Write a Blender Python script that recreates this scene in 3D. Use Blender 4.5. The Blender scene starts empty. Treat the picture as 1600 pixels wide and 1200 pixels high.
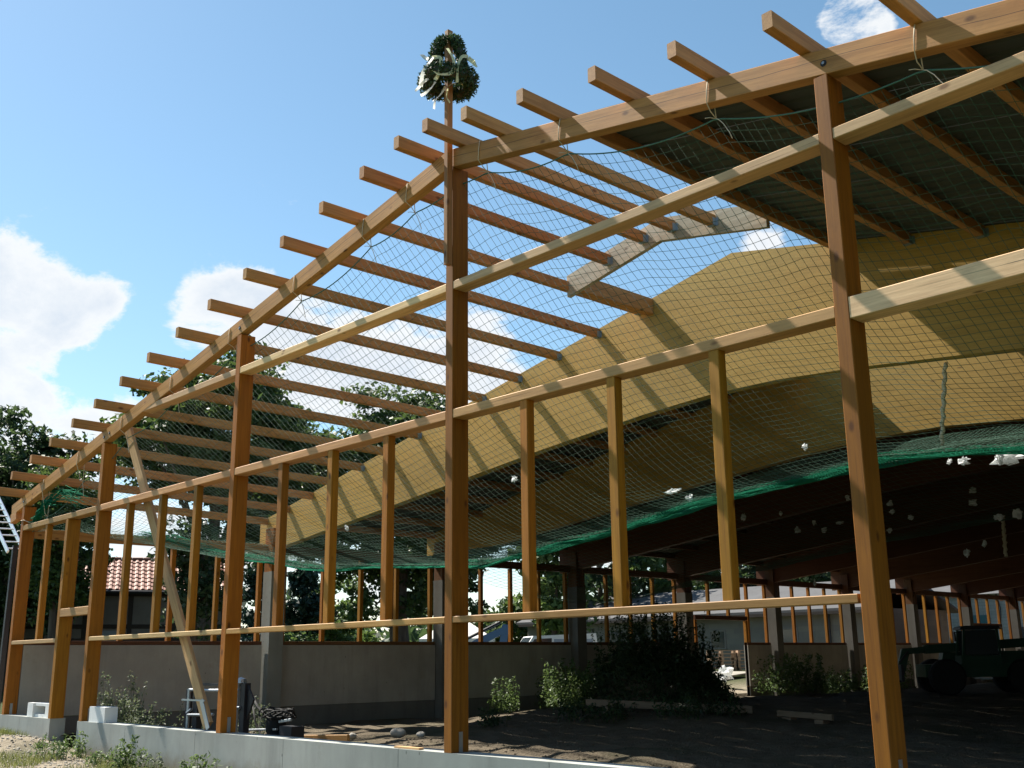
import bpy, math, random
import numpy as np
from mathutils import Matrix, Vector
random.seed(7); rng = np.random.default_rng(7)
scn = bpy.context.scene
COL = scn.collection

# ------------------------------------------------------------------ camera
def rotvec():
    yaw, pit, rol = math.radians(-47.1209), math.radians(14.3804), math.radians(-0.6605)
    F = Vector((math.sin(yaw)*math.cos(pit), math.cos(yaw)*math.cos(pit), math.sin(pit)))
    R = Vector((math.cos(yaw), -math.sin(yaw), 0)); U = R.cross(F)
    c, s = math.cos(rol), math.sin(rol)
    return c*R+s*U, -s*R+c*U, F
R_, U_, F_ = rotvec()
CAM = Vector((9.1678, -7.5831, 1.65))
cd = bpy.data.cameras.new('camera'); cam = bpy.data.objects.new('camera', cd); COL.objects.link(cam)
cam.matrix_world = Matrix(((R_.x, U_.x, -F_.x, CAM.x), (R_.y, U_.y, -F_.y, CAM.y), (R_.z, U_.z, -F_.z, CAM.z), (0, 0, 0, 1)))
cd.sensor_width = 36; cd.lens = 36*1672.66/1600; cd.clip_start = .05; cd.clip_end = 3000
scn.camera = cam

# ------------------------------------------------------------------ light
SUN = Vector((-.85, -.1125, 1.0)).normalized()
ELEV = math.asin(SUN.z); AZ = math.atan2(SUN.x, SUN.y)
SKY_STRENGTH = .055; SUN_STRENGTH = 5.0; EXPOSURE = 1.4
w = bpy.data.worlds.new('World'); scn.world = w; w.use_nodes = True
def build_world():
    nt = w.node_tree; N = nt.nodes; L = nt.links; N.clear()
    out = N.new('ShaderNodeOutputWorld'); bg = N.new('ShaderNodeBackground'); bg.inputs['Strength'].default_value = SKY_STRENGTH
    sky = N.new('ShaderNodeTexSky'); sky.sky_type = 'NISHITA'; sky.sun_disc = False
    sky.sun_elevation = ELEV; sky.sun_rotation = AZ; sky.air_density = 1.0; sky.dust_density = .25; sky.ozone_density = 1.2; sky.altitude = 60
    tc = N.new('ShaderNodeTexCoord')
    def math_(op, a=None, b=None, c=None):
        n = N.new('ShaderNodeMath'); n.operation = op
        for i, v in enumerate((a, b, c)):
            if v is None: continue
            if isinstance(v, (int, float)): n.inputs[i].default_value = v
            else: L.new(v, n.inputs[i])
        return n.outputs[0]
    gen = tc.outputs['Generated']
    sep = N.new('ShaderNodeSeparateXYZ'); L.new(gen, sep.inputs[0])
    # cloud field: fractal noise over the view direction, flattened towards the horizon
    zz = math_('MAXIMUM', sep.outputs[2], .0)
    mp = N.new('ShaderNodeMapping'); mp.inputs['Scale'].default_value = (1, 1, 1.75); L.new(gen, mp.inputs[0])
    n1 = N.new('ShaderNodeTexNoise'); n1.inputs['Scale'].default_value = 8.5; n1.inputs['Detail'].default_value = 10; n1.inputs['Roughness'].default_value = .63; n1.inputs['Lacunarity'].default_value = 2.15
    n1.inputs['Distortion'].default_value = .25
    L.new(mp.outputs[0], n1.inputs['Vector'])
    n2 = N.new('ShaderNodeTexNoise'); n2.inputs['Scale'].default_value = 1.7; n2.inputs['Detail'].default_value = 3
    mp2 = N.new('ShaderNodeMapping'); mp2.inputs['Location'].default_value = (3.1, 1.7, .4); L.new(mp.outputs[0], mp2.inputs[0]); L.new(mp2.outputs[0], n2.inputs['Vector'])
    # cumulus banks: (direction, width, weight)
    bank = None
    for d, sig, wt in CLOUDS:
        dp = N.new('ShaderNodeVectorMath'); dp.operation = 'DOT_PRODUCT'; L.new(gen, dp.inputs[0]); dp.inputs[1].default_value = d
        e = math_('MULTIPLY', math_('EXPONENT', math_('DIVIDE', math_('SUBTRACT', dp.outputs['Value'], 1.0), sig*sig/2)), wt)
        bank = e if bank is None else math_('ADD', bank, e)
    bank = math_('MINIMUM', bank, .36)
    gap = math_('MULTIPLY', math_('SUBTRACT', n2.outputs[0], .5), .30)
    dens = math_('ADD', math_('ADD', n1.outputs[0], bank), gap)
    mr = N.new('ShaderNodeMapRange'); mr.interpolation_type = 'SMOOTHSTEP'; L.new(dens, mr.inputs[0])
    mr.inputs[1].default_value = .68; mr.inputs[2].default_value = .82
    # thick parts shade to pale grey, edges stay white
    mr2 = N.new('ShaderNodeMapRange'); L.new(dens, mr2.inputs[0]); mr2.inputs[1].default_value = .74; mr2.inputs[2].default_value = 1.08
    cc = N.new('ShaderNodeMix'); cc.data_type = 'RGBA'; L.new(mr2.outputs[0], cc.inputs[0])
    cc.inputs[6].default_value = (CLOUD_W, CLOUD_W*1.0, CLOUD_W*.99, 1); cc.inputs[7].default_value = (CLOUD_W*.70, CLOUD_W*.77, CLOUD_W*.86, 1)
    hz = N.new('ShaderNodeMapRange'); L.new(zz, hz.inputs[0]); hz.inputs[1].default_value = 0.0; hz.inputs[2].default_value = .08; 
    mask = math_('MULTIPLY', math_('MULTIPLY', mr.outputs[0], .93), hz.outputs[0])
    mix = N.new('ShaderNodeMix'); mix.data_type = 'RGBA'; L.new(mask, mix.inputs[0])
    hs = N.new('ShaderNodeHueSaturation'); hs.inputs['Hue'].default_value = .485; hs.inputs['Saturation'].default_value = 1.06; hs.inputs['Value'].default_value = 1.14; L.new(sky.outputs[0], hs.inputs['Color'])
    L.new(hs.outputs[0], mix.inputs[6]); L.new(cc.outputs[2], mix.inputs[7])
    L.new(mix.outputs[2], bg.inputs['Color']); L.new(bg.outputs[0], out.inputs[0])
def pxdir(u, v):      # used once to aim the cloud banks at compass directions of the real sky
    d = (F_ + R_*((u-800)/1672.66) + U_*((600-v)/1672.66)).normalized(); return tuple(d)
CLOUD_W = 7.2
CLOUDS = [(pxdir(20, 415), .042, .33), (pxdir(105, 480), .034, .29), (pxdir(15, 515), .042, .29), (pxdir(-150, 480), .08, .26), (pxdir(168, 465), .018, .2),
          (pxdir(345, 490), .040, .35), (pxdir(398, 455), .028, .33), (pxdir(285, 525), .030, .28), (pxdir(430, 560), .034, .2), (pxdir(40, 672), .030, .33), (pxdir(-50, 680), .06, .33), (pxdir(20, 610), .022, .12), (pxdir(250, 690), .035, .24), (pxdir(185, 665), .028, .30), (pxdir(110, 715), .04, .26),
          (pxdir(600, 590), .055, .33), (pxdir(770, 580), .05, .31), (pxdir(500, 590), .045, .30), (pxdir(445, 530), .03, .28), (pxdir(1335, 10), .032, .48), (pxdir(1310, 45), .02, .28), (pxdir(1375, 45), .016, .24), (pxdir(1190, 375), .026, .30),
          (pxdir(300, 870), .09, .26), (pxdir(700, 900), .16, .26), (pxdir(50, 622), .012, .34)]
build_world()
sl = bpy.data.lights.new('sun', 'SUN'); sl.energy = SUN_STRENGTH; sl.angle = math.radians(.53); sl.color = (1, .94, .84)
so = bpy.data.objects.new('sun', sl); COL.objects.link(so); so.rotation_euler = SUN.to_track_quat('Z', 'Y').to_euler(); so.location = (0, 0, 60)
scn.view_settings.view_transform = 'Standard'; scn.view_settings.look = 'None'; scn.view_settings.gamma = 1; scn.view_settings.use_curve_mapping = False
scn.view_settings.exposure = EXPOSURE

# ------------------------------------------------------------------ materials
class NT:
    def __init__(s, m): s.nt = m.node_tree; s.N = s.nt.nodes; s.L = s.nt.links; s.b = s.N['Principled BSDF']
    def n(s, t, **kw):
        x = s.N.new(t)
        for k, v in kw.items(): setattr(x, k, v)
        return x
    def set(s, sock, v):
        if isinstance(v, (int, float, tuple)): sock.default_value = v
        else: s.L.new(v, sock)
    def m(s, op, a, b=0.0):
        x = s.n('ShaderNodeMath', operation=op); s.set(x.inputs[0], a); s.set(x.inputs[1], b); return x.outputs[0]
    def noise(s, vec, scale, detail=4, rough=.55):
        x = s.n('ShaderNodeTexNoise'); x.inputs['Scale'].default_value = scale; x.inputs['Detail'].default_value = detail; x.inputs['Roughness'].default_value = rough
        s.L.new(vec, x.inputs['Vector']); return x.outputs[0]
    def map(s, vec, scale=(1, 1, 1), loc=(0, 0, 0)):
        x = s.n('ShaderNodeMapping'); x.inputs['Scale'].default_value = scale; s.set(x.inputs['Location'], loc); s.L.new(vec, x.inputs[0]); return x.outputs[0]
    def rng(s, v, a, b, c=0.0, d=1.0):
        x = s.n('ShaderNodeMapRange'); s.set(x.inputs[0], v)
        for i, q in enumerate((a, b, c, d)): x.inputs[i+1].default_value = q
        return x.outputs[0]
    def mix(s, f, a, b, mode='MIX'):
        x = s.n('ShaderNodeMix', data_type='RGBA', blend_type=mode); s.set(x.inputs[0], f)
        for i, q in ((6, a), (7, b)):
            s.set(x.inputs[i], (*q, 1) if isinstance(q, tuple) and len(q) == 3 else q)
        return x.outputs[2]
    def bump(s, h, st=.3, dist=.01):
        x = s.n('ShaderNodeBump'); x.inputs['Strength'].default_value = st; x.inputs['Distance'].default_value = dist; s.L.new(h, x.inputs['Height']); s.L.new(x.outputs[0], s.b.inputs['Normal'])
def mat(name, col=(.5, .5, .5), rough=.7, metal=0, spec=.3):
    m = bpy.data.materials.new(name); m.use_nodes = True; b = m.node_tree.nodes['Principled BSDF']
    b.inputs['Base Color'].default_value = (*col, 1); b.inputs['Roughness'].default_value = rough; b.inputs['Metallic'].default_value = metal; b.inputs['Specular IOR Level'].default_value = spec
    return m
def mul(c, k): return tuple(min(1, x*k) for x in c)
def wood(name, col, vary=.22, knots=True, crack=False, rough=.62):
    m = mat(name, col, rough); t = NT(m)
    tc = t.n('ShaderNodeTexCoord').outputs['Object']; oi = t.n('ShaderNodeObjectInfo').outputs['Random']
    off = t.n('ShaderNodeCombineXYZ'); 
    for i in range(3): t.set(off.inputs[i], t.m('MULTIPLY', oi, 37.0+11*i))
    v = t.map(tc, (1.1, 22, 22), off.outputs[0])
    g = t.noise(v, 1.0, 5, .6)
    g2 = t.noise(t.map(tc, (3.5, 70, 70), off.outputs[0]), 1.0, 3)
    big = t.noise(t.map(tc, (.8, 1.5, 1.5), off.outputs[0]), 1.0, 2)
    dark = (col[0]*.62, col[1]*.52, col[2]*.42); light = (col[0]*1.28, col[1]*1.26, col[2]*1.22)
    c = t.mix(t.rng(g, .32, .68), dark, light)
    c = t.mix(.35, c, t.mix(t.rng(g2, .3, .7), dark, light))
    c = t.mix(t.rng(big, .3, .7, 0, .5), c, mul(col, .82))
    br = t.rng(oi, 0, 1, 1-vary, 1+vary)
    hb = t.n('ShaderNodeHueSaturation'); t.set(hb.inputs['Value'], br); t.set(hb.inputs['Hue'], t.rng(t.m('FRACT', t.m('MULTIPLY', oi, 7.3)), 0, 1, .492, .508)); t.L.new(c, hb.inputs['Color']); c = hb.outputs[0]
    if knots:
        vo = t.n('ShaderNodeTexVoronoi'); vo.inputs['Scale'].default_value = 1.0; t.L.new(t.map(tc, (2.8, 5.5, 5.5), off.outputs[0]), vo.inputs['Vector'])
        sel = t.m('GREATER_THAN', t.n('ShaderNodeSeparateColor').outputs[0], 2)
        sc = t.n('ShaderNodeSeparateColor'); t.L.new(vo.outputs['Color'], sc.inputs[0]); sel = t.m('GREATER_THAN', sc.outputs[0], .50)
        k = t.m('MULTIPLY', t.rng(vo.outputs['Distance'], .07, .17, 1, 0), sel)
        c = t.mix(t.m('MULTIPLY', k, .85), c, (col[0]*.25, col[1]*.17, col[2]*.12))
    ck = t.noise(t.map(tc, (.55, 60, 60), off.outputs[0]), 1.0, 2, .4); c = t.mix(t.rng(ck, .70, .74, 0, .75), c, (col[0]*.3, col[1]*.22, col[2]*.15))
    dirt = t.noise(t.map(tc, (2.2, 5, 5), off.outputs[0]), 1.0, 5, .7); c = t.mix(t.rng(dirt, .56, .74, 0, .4), c, (col[0]*.5, col[1]*.45, col[2]*.45))
    if crack:
        sx = t.n('ShaderNodeSeparateXYZ'); t.L.new(tc, sx.inputs[0])
        wv = t.m('MULTIPLY', t.m('SUBTRACT', t.noise(t.map(tc, (.5, 0, 0), off.outputs[0]), 1.0, 3), .5), .10)
        d = t.m('ABSOLUTE', t.m('ADD', t.m('ADD', sx.outputs[2], wv), -.012))
        c = t.mix(t.m('MULTIPLY', t.rng(d, .0012, .0034, 1, 0), t.rng(t.noise(t.map(tc, (.7, 0, 0), off.outputs[0]), 1.3, 2), .38, .5)), c, (.05, .03, .015))
    t.L.new(c, t.b.inputs['Base Color']); t.bump(g2, .25, .002)
    return m
M = {}
M['post'] = wood('post wood', (.345, .134, .008))
M['stud'] = wood('stud wood', (.365, .150, .010))
M['rafter'] = wood('rafter wood', (.43, .225, .074), crack=True)
M['purlin'] = wood('purlin wood', (.46, .238, .080))
M['rail_pale'] = wood('pale planed spruce', (.76, .51, .27), crack=False)
M['rail_wide'] = wood('pale planed spruce with crack', (.78, .55, .31), crack=True)
M['rail_mid'] = wood('reddish spruce', (.54, .295, .125))
M['sill'] = wood('sill wood', (.46, .255, .085))
M['board'] = wood('new board', (.56, .38, .18))
M['dark_timber'] = wood('dark plate and shaded bay timber', (.14, .062, .026))  # also the shade painted into eave beams, cheeks and purlins of inner bays
M['old_timber'] = wood('black half timber', (.03, .024, .02), knots=False)
M['old_board'] = wood('grey old board', (.20, .15, .10))
M['fresh_cut'] = wood('weathered pale plank', (.48, .43, .33))
def glulam():
    m = mat('glulam wood', (.40, .29, .11), .6); t = NT(m)
    tc = t.n('ShaderNodeTexCoord').outputs['Object']; s = t.n('ShaderNodeSeparateXYZ'); t.L.new(tc, s.inputs[0])
    h = t.m('ADD', s.outputs[2], t.m('MULTIPLY', t.m('ABSOLUTE', s.outputs[0]), .13))
    lam = t.m('MULTIPLY', h, 1/.04); cell = t.m('FLOOR', lam); fr = t.m('FRACT', lam)
    cv = t.n('ShaderNodeCombineXYZ'); t.L.new(t.m('ADD', t.m('FLOOR', t.m('ADD', t.m('MULTIPLY', s.outputs[0], .37), t.m('MULTIPLY', cell, .613))), 0), cv.inputs[0]); t.L.new(cell, cv.inputs[1])
    wn = t.n('ShaderNodeTexWhiteNoise', noise_dimensions='2D'); t.L.new(cv.outputs[0], wn.inputs['Vector'])
    gv = t.n('ShaderNodeCombineXYZ'); t.L.new(t.m('MULTIPLY', s.outputs[0], 1.3), gv.inputs[0]); t.L.new(t.m('MULTIPLY', h, 34), gv.inputs[2]); t.L.new(t.m('MULTIPLY', s.outputs[1], 34), gv.inputs[1])
    g = t.noise(gv.outputs[0], 1, 4)
    c = t.mix(t.rng(g, .3, .7), (.41, .245, .050), (.57, .36, .088))
    c = t.mix(t.rng(wn.outputs[0], 0, 1, 0, .5), c, (.52, .32, .076))
    c = t.mix(t.rng(fr, .0, .06, .55, 0), c, (.16, .09, .025))
    vo = t.n('ShaderNodeTexVoronoi'); vo.inputs['Scale'].default_value = 1; kv = t.n('ShaderNodeCombineXYZ'); t.L.new(t.m('MULTIPLY', s.outputs[0], 1.8), kv.inputs[0]); t.L.new(t.m('MULTIPLY', h, 6), kv.inputs[2]); t.L.new(kv.outputs[0], vo.inputs['Vector'])
    sc = t.n('ShaderNodeSeparateColor'); t.L.new(vo.outputs['Color'], sc.inputs[0])
    c = t.mix(t.m('MULTIPLY', t.rng(vo.outputs['Distance'], .05, .13, .7, 0), t.m('GREATER_THAN', sc.outputs[0], .5)), c, (.14, .08, .03))
    st = t.noise(t.map(tc, (.5, 1, .9)), 1.0, 5, .65); c = t.mix(t.rng(st, .48, .72, 0, .45), c, (.24, .15, .035))
    t.L.new(c, t.b.inputs['Base Color']); t.bump(g, .2, .002); return m
M['glulam'] = glulam(); M['glulam_shaded'] = wood('glulam with painted shade', (.115, .042, .018), .1, knots=False)  # second tone is glulam with the deep hall's shade put into its colour
def concrete(name, col, dark=.72, pits=True):
    m = mat(name, col, .85); t = NT(m); tc = t.n('ShaderNodeNewGeometry').outputs['Position']
    a = t.noise(tc, .9, 6, .6); b = t.noise(t.map(tc, (5, 5, 1.2)), 1.0, 4); f = t.noise(tc, 60, 3)
    c = t.mix(t.rng(a, .3, .7), mul(col, dark), mul(col, 1.08)); c = t.mix(t.rng(b, .45, .75, 0, .35), c, mul(col, .7)); c = t.mix(t.rng(f, .3, .7, 0, .3), c, mul(col, .85))
    st_ = t.noise(t.map(tc, (2.6, 2.6, .35)), 1.0, 5, .7); c = t.mix(t.rng(st_, .52, .74, 0, .45), c, mul(col, .5))
    sp_ = t.noise(tc, 2.2, 6, .7); c = t.mix(t.rng(sp_, .60, .75, 0, .5), c, (col[0]*.62, col[1]*.55, col[2]*.45))
    if pits:
        vo = t.n('ShaderNodeTexVoronoi'); vo.inputs['Scale'].default_value = 7; t.L.new(t.map(tc, (1, 1, .55)), vo.inputs['Vector'])
        sc = t.n('ShaderNodeSeparateColor'); t.L.new(vo.outputs['Color'], sc.inputs[0])
        c = t.mix(t.m('MULTIPLY', t.rng(vo.outputs['Distance'], .05, .10, .8, 0), t.m('GREATER_THAN', sc.outputs[1], .72)), c, mul(col, .3))
    t.L.new(c, t.b.inputs['Base Color']); t.bump(f, .25, .003); return m
M['plinth'] = concrete('plinth concrete', (.36, .375, .35)); _t = NT(M['plinth']); _l = _t.b.inputs['Base Color'].links[0].from_socket; _p = _t.n('ShaderNodeNewGeometry').outputs['Position']; _s = _t.n('ShaderNodeSeparateXYZ'); _t.L.new(_p, _s.inputs[0]); _c = _t.mix(_t.m('MULTIPLY', _t.rng(_t.m('ADD', _s.outputs[2], _t.m('MULTIPLY', _t.noise(_p, 4, 6, .7), -.5)), -.12, .12, .8, 0), 1.0), _l, (.19, .16, .11)); _t.L.new(_c, _t.b.inputs['Base Color']); M['panel'] = concrete('wall panel concrete', (.40, .37, .32)); M['column'] = concrete('column concrete', (.25, .25, .22))
M['base_shade_conc'] = concrete('dark base and shaded column concrete', (.17, .16, .14)); M['block'] = concrete('aerated block', (.74, .75, .74), .9, False)  # dark tone for the wall base; on inner columns it is painted shade
M['plaster'] = concrete('old plaster', (.20, .19, .18), .7, False)
M['galv'] = mat('galvanised steel', (.42, .45, .48), .42, .85)
M['hanger'] = mat('hanger steel', (.30, .38, .44), .5, .6)
M['steel_dark'] = mat('dark steel', (.03, .03, .035), .5, .3)
M['alu'] = mat('bright aluminium', (.80, .81, .84), .35, .7)
M['rubber'] = mat('rubber', (.012, .012, .012), .8)
M['machine_green'] = mat('dark green paint', (.012, .05, .028), .4)
M['glass'] = mat('window glass', (.03, .04, .045), .12, 0, .6)
M['white_plastic'] = mat('white plastic film', (.80, .82, .82), .35); M['white_paint'] = mat('white paint', (.75, .75, .74), .45)
M['blue_paint'] = mat('blue paint', (.13, .24, .44), .4); M['van_grey'] = mat('van grey panel', (.30, .34, .40), .3)
M['canvas'] = mat('tent canvas', (.78, .74, .68), .8)
M['cord'] = mat('net cord', (.034, .105, .066), .8, 0, .12); M['cord'].node_tree.nodes['Principled BSDF'].inputs['Sheen Weight'].default_value = .2
M['cord_bunch'] = mat('bunched net', (.012, .18, .10), .9, 0, .08); M['tie'] = mat('hemp tie cord', (.62, .55, .42), .8); M['rope_dark'] = mat('edge rope', (.06, .16, .115), .6)
M['ribbon'] = mat('cream ribbon', (.80, .80, .50), .5); M['ribbon_white'] = mat('white ribbon', (.80, .82, .76), .5)
for k in ('ribbon', 'ribbon_white', 'white_plastic'):      # thin film: some light passes through
    t = NT(M[k]); tr = t.n('ShaderNodeBsdfTranslucent'); tr.inputs[0].default_value = t.b.inputs['Base Color'].default_value; mx = t.n('ShaderNodeMixShader'); mx.inputs[0].default_value = .45
    o_ = t.N['Material Output']; t.L.new(t.b.outputs[0], mx.inputs[1]); t.L.new(tr.outputs[0], mx.inputs[2]); t.L.new(mx.outputs[0], o_.inputs[0])
def sheetmat():
    m = mat('roof sheet', (.075, .095, .085), .6); t = NT(m); p = t.n('ShaderNodeNewGeometry').outputs['Position']
    c = t.mix(t.rng(t.noise(p, 1.2, 4), .3, .7), (.046, .056, .050), (.062, .074, .066)); t.L.new(c, t.b.inputs['Base Color']); return m
M['sheet'] = sheetmat()
def leafmat(name, a, b, trans=.35):
    m = mat(name, a, .55, 0, .35); t = NT(m); g = t.n('ShaderNodeNewGeometry')
    p = g.outputs['Position']; r = g.outputs['Random Per Island']
    c = t.mix(r, a, b); c = t.mix(t.rng(t.noise(p, .6, 2), .35, .65, 0, .5), c, mul(a, .7)); t.L.new(c, t.b.inputs['Base Color'])
    tr = t.n('ShaderNodeBsdfTranslucent'); hs = t.n('ShaderNodeHueSaturation'); hs.inputs['Value'].default_value = 1.6; hs.inputs['Hue'].default_value = .485; t.L.new(c, hs.inputs['Color']); t.L.new(hs.outputs[0], tr.inputs[0])
    mx = t.n('ShaderNodeMixShader'); mx.inputs[0].default_value = trans; o = t.N['Material Output']; t.L.new(t.b.outputs[0], mx.inputs[1]); t.L.new(tr.outputs[0], mx.inputs[2]); t.L.new(mx.outputs[0], o.inputs[0]); return m
M['leaf'] = leafmat('chestnut leaves', (.030, .062, .018), (.075, .12, .030)); M['leaf_dark'] = leafmat('dark leaves', (.022, .045, .018), (.05, .085, .028))
M['leaf_bright'] = leafmat('bright leaves', (.055, .10, .025), (.11, .17, .045)); M['conifer'] = leafmat('conifer needles', (.012, .032, .022), (.028, .055, .034), .15)
M['weed'] = leafmat('weed leaves', (.05, .095, .028), (.12, .18, .055)); M['weed_grey'] = leafmat('greyish weed leaves', (.07, .10, .055), (.14, .17, .09)); M['grass'] = leafmat('grass blades', (.07, .10, .025), (.19, .20, .07))
M['wreath'] = leafmat('wreath box leaves', (.020, .048, .018), (.055, .10, .032), .15)
def bark():
    m = mat('bark', (.09, .07, .055), .9); t = NT(m); p = t.n('ShaderNodeTexCoord').outputs['Object']; f = t.noise(t.map(p, (9, 9, 1.5)), 1, 5)
    t.L.new(t.mix(t.rng(f, .3, .7), (.045, .035, .028), (.13, .105, .08)), t.b.inputs['Base Color']); t.bump(f, .6, .02); return m
M['bark'] = bark()
def groundmat():
    m = mat('sandy ground', (.4, .35, .27), .95, 0, .1); t = NT(m); p = t.n('ShaderNodeNewGeometry').outputs['Position']; s = t.n('ShaderNodeSeparateXYZ'); t.L.new(p, s.inputs[0])
    a = t.noise(p, .35, 5, .6); f = t.noise(p, 9, 5, .65); ff = t.noise(p, 45, 3)
    sand = t.mix(t.rng(f, .3, .7), (.18, .15, .11), (.33, .285, .215)); sand = t.mix(t.rng(ff, .35, .7, 0, .5), sand, (.10, .08, .055))
    grass = t.mix(t.rng(f, .3, .7), (.022, .036, .010), (.055, .066, .022))
    field = t.m('MAXIMUM', t.m('MAXIMUM', t.rng(s.outputs[0], -15, -18, 0, 1), t.rng(s.outputs[1], 60, 66, 0, 1)), t.m('MAXIMUM', t.rng(s.outputs[1], -1.6, -3.2, 0, 1), t.rng(s.outputs[0], -4, 0, 0, 1)))
    gm = t.m('MAXIMUM', t.rng(a, .50, .62, 0, .75), t.m('MULTIPLY', field, t.rng(a, .25, .38, .55, 1)))
    c = t.mix(gm, sand, grass); t.L.new(c, t.b.inputs['Base Color']); t.bump(t.m('ADD', f, ff), .5, .04); return m
M['ground'] = groundmat()
def soilmat():
    m = mat('hall soil', (.1, .08, .06), .97, 0, .1); t = NT(m); p = t.n('ShaderNodeNewGeometry').outputs['Position']
    f = t.noise(p, 3.0, 6, .65); ff = t.noise(p, 28, 4); a = t.noise(p, .5, 3)
    c = t.mix(t.rng(f, .3, .7), (.066, .053, .038), (.14, .113, .08)); c = t.mix(t.rng(ff, .4, .7, 0, .6), c, (.18, .15, .105)); c = t.mix(t.rng(a, .5, .68, 0, .55), c, (.035, .042, .018))
    t.L.new(c, t.b.inputs['Base Color']); t.bump(t.m('ADD', f, ff), .7, .05); return m
M['soil'] = soilmat()
M['stone'] = concrete('field stone', (.36, .34, .30), .8, False)
M['sandheap'] = concrete('pale sand', (.30, .275, .23), .88, False)
def blockwall(name, c1, c2, sx, sz, mortar=(.16, .16, .155)):
    m = mat(name, c1, .9); t = NT(m); tc = t.n('ShaderNodeTexCoord').outputs['Object']; s = t.n('ShaderNodeSeparateXYZ'); t.L.new(tc, s.inputs[0])
    cv = t.n('ShaderNodeCombineXYZ'); t.L.new(t.m('ADD', s.outputs[0], s.outputs[1]), cv.inputs[0]); t.L.new(s.outputs[2], cv.inputs[1])
    b = t.n('ShaderNodeTexBrick'); t.L.new(cv.outputs[0], b.inputs['Vector']); b.inputs['Scale'].default_value = 1; b.inputs['Brick Width'].default_value = sx; b.inputs['Row Height'].default_value = sz; b.inputs['Mortar Size'].default_value = .012
    b.inputs['Color1'].default_value = (*c1, 1); b.inputs['Color2'].default_value = (*c2, 1); b.inputs['Mortar'].default_value = (*mortar, 1)
    p = t.noise(tc, .8, 5); c = t.mix(t.rng(p, .35, .65, 0, .55), b.outputs[0], mul(c1, .65)); t.L.new(c, t.b.inputs['Base Color']); return m
M['stonewall'] = blockwall('grey stone wall', (.20, .19, .165), (.15, .145, .135), .62, .26)
M['brickwhite'] = blockwall('whitewashed brick', (.27, .275, .26), (.22, .23, .22), .5, .2)
M['roof_grey'] = concrete('fibre cement roof', (.085, .085, .088), .8, False)
M['tile'] = mat('clay roof tile', (.27, .125, .085), .55, 0, .45)
M['pallet'] = wood('pallet wood', (.30, .22, .15), knots=False)

# ------------------------------------------------------------------ mesh helpers
class MB:
    def __init__(s): s.v = []; s.f = []
    def add(s, V, F): o = len(s.v); s.v += [tuple(q) for q in V]; s.f += [tuple(i+o for i in q) for q in F]; return s
    def box(s, a, b, ch=0):
        (x0, y0, z0), (x1, y1, z1) = a, b
        return s.add([(x0, y0, z0), (x1, y0, z0), (x1, y1, z0), (x0, y1, z0), (x0, y0, z1), (x1, y0, z1), (x1, y1, z1), (x0, y1, z1)], [(0, 3, 2, 1), (4, 5, 6, 7), (0, 1, 5, 4), (1, 2, 6, 5), (2, 3, 7, 6), (3, 0, 4, 7)])
    def bar(s, a, b, w, h, up=(0, 0, 1), ch=.005):
        a, b = Vector(a), Vector(b); x = (b-a).normalized(); up = Vector(up); y = up.cross(x).normalized(); z = x.cross(y)
        V, F = prism8(w, h, ch); V = [a + x*(q[0]*(b-a).length) + y*q[1] + z*q[2] for q in V]; return s.add(V, F)
    def tube(s, pts, r, n=6, r2=None, cap=True):
        P = [Vector(q) for q in pts]; V = []; F = []; m = len(P); pn = None
        for i, p in enumerate(P):
            t = (P[min(i+1, m-1)]-P[max(i-1, 0)]).normalized()
            if pn is None: pn = t.orthogonal().normalized()
            else: pn = (pn-t*pn.dot(t)).normalized()
            b = t.cross(pn); rr = r if r2 is None else r+(r2-r)*i/(m-1)
            if isinstance(r, (list, tuple)): rr = r[i]
            for k in range(n): a = 2*math.pi*k/n; V.append(p+(pn*math.cos(a)+b*math.sin(a))*rr)
        for i in range(m-1):
            for k in range(n): F.append((i*n+k, i*n+(k+1) % n, (i+1)*n+(k+1) % n, (i+1)*n+k))
        if cap: F.append(tuple(range(n-1, -1, -1))); F.append(tuple((m-1)*n+k for k in range(n)))
        return s.add(V, F)
    def cyl(s, a, b, r, n=16, r2=None): return s.tube([a, b], r, n, r2)
    def poly(s, pts, d):           # closed outline extruded by vector d
        n = len(pts); V = [Vector(p) for p in pts]; d = Vector(d); V2 = V+[p+d for p in V]
        F = [tuple(range(n-1, -1, -1)), tuple(range(n, 2*n))]+[(i, (i+1) % n, (i+1) % n+n, i+n) for i in range(n)]
        return s.add(V2, F)
    def lathe(s, prof, c, n=20, ax='z'):
        V = []; F = []
        for r, h in prof:
            for k in range(n):
                a = 2*math.pi*k/n; q = (r*math.cos(a), r*math.sin(a), h); q = q if ax == 'z' else (q[0], q[2], q[1]) if ax == 'y' else (q[2], q[0], q[1]); V.append((q[0]+c[0], q[1]+c[1], q[2]+c[2]))
        for i in range(len(prof)-1):
            for k in range(n): F.append((i*n+k, i*n+(k+1) % n, (i+1)*n+(k+1) % n, (i+1)*n+k))
        F.append(tuple(range(n))); F.append(tuple((len(prof)-1)*n+k for k in range(n-1, -1, -1))); return s.add(V, F)
    def build(s, name, m, parent=None, smooth=False, mw=None):
        me = bpy.data.meshes.new(name); me.from_pydata(s.v, [], s.f); me.materials.append(m if not isinstance(m, str) else M[m])
        if smooth: me.shade_smooth()
        return link(name, me, parent, mw)
def prism8(w, h, c):
    c = min(c, w/4, h/4); y, z = w/2, h/2
    S = [(-y+c, -z), (y-c, -z), (y, -z+c), (y, z-c), (y-c, z), (-y+c, z), (-y, z-c), (-y, -z+c)]
    V = [(0, *q) for q in S]+[(1, *q) for q in S]
    return V, [tuple(range(7, -1, -1)), tuple(range(8, 16))]+[(i, (i+1) % 8, 8+(i+1) % 8, 8+i) for i in range(8)]
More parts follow.
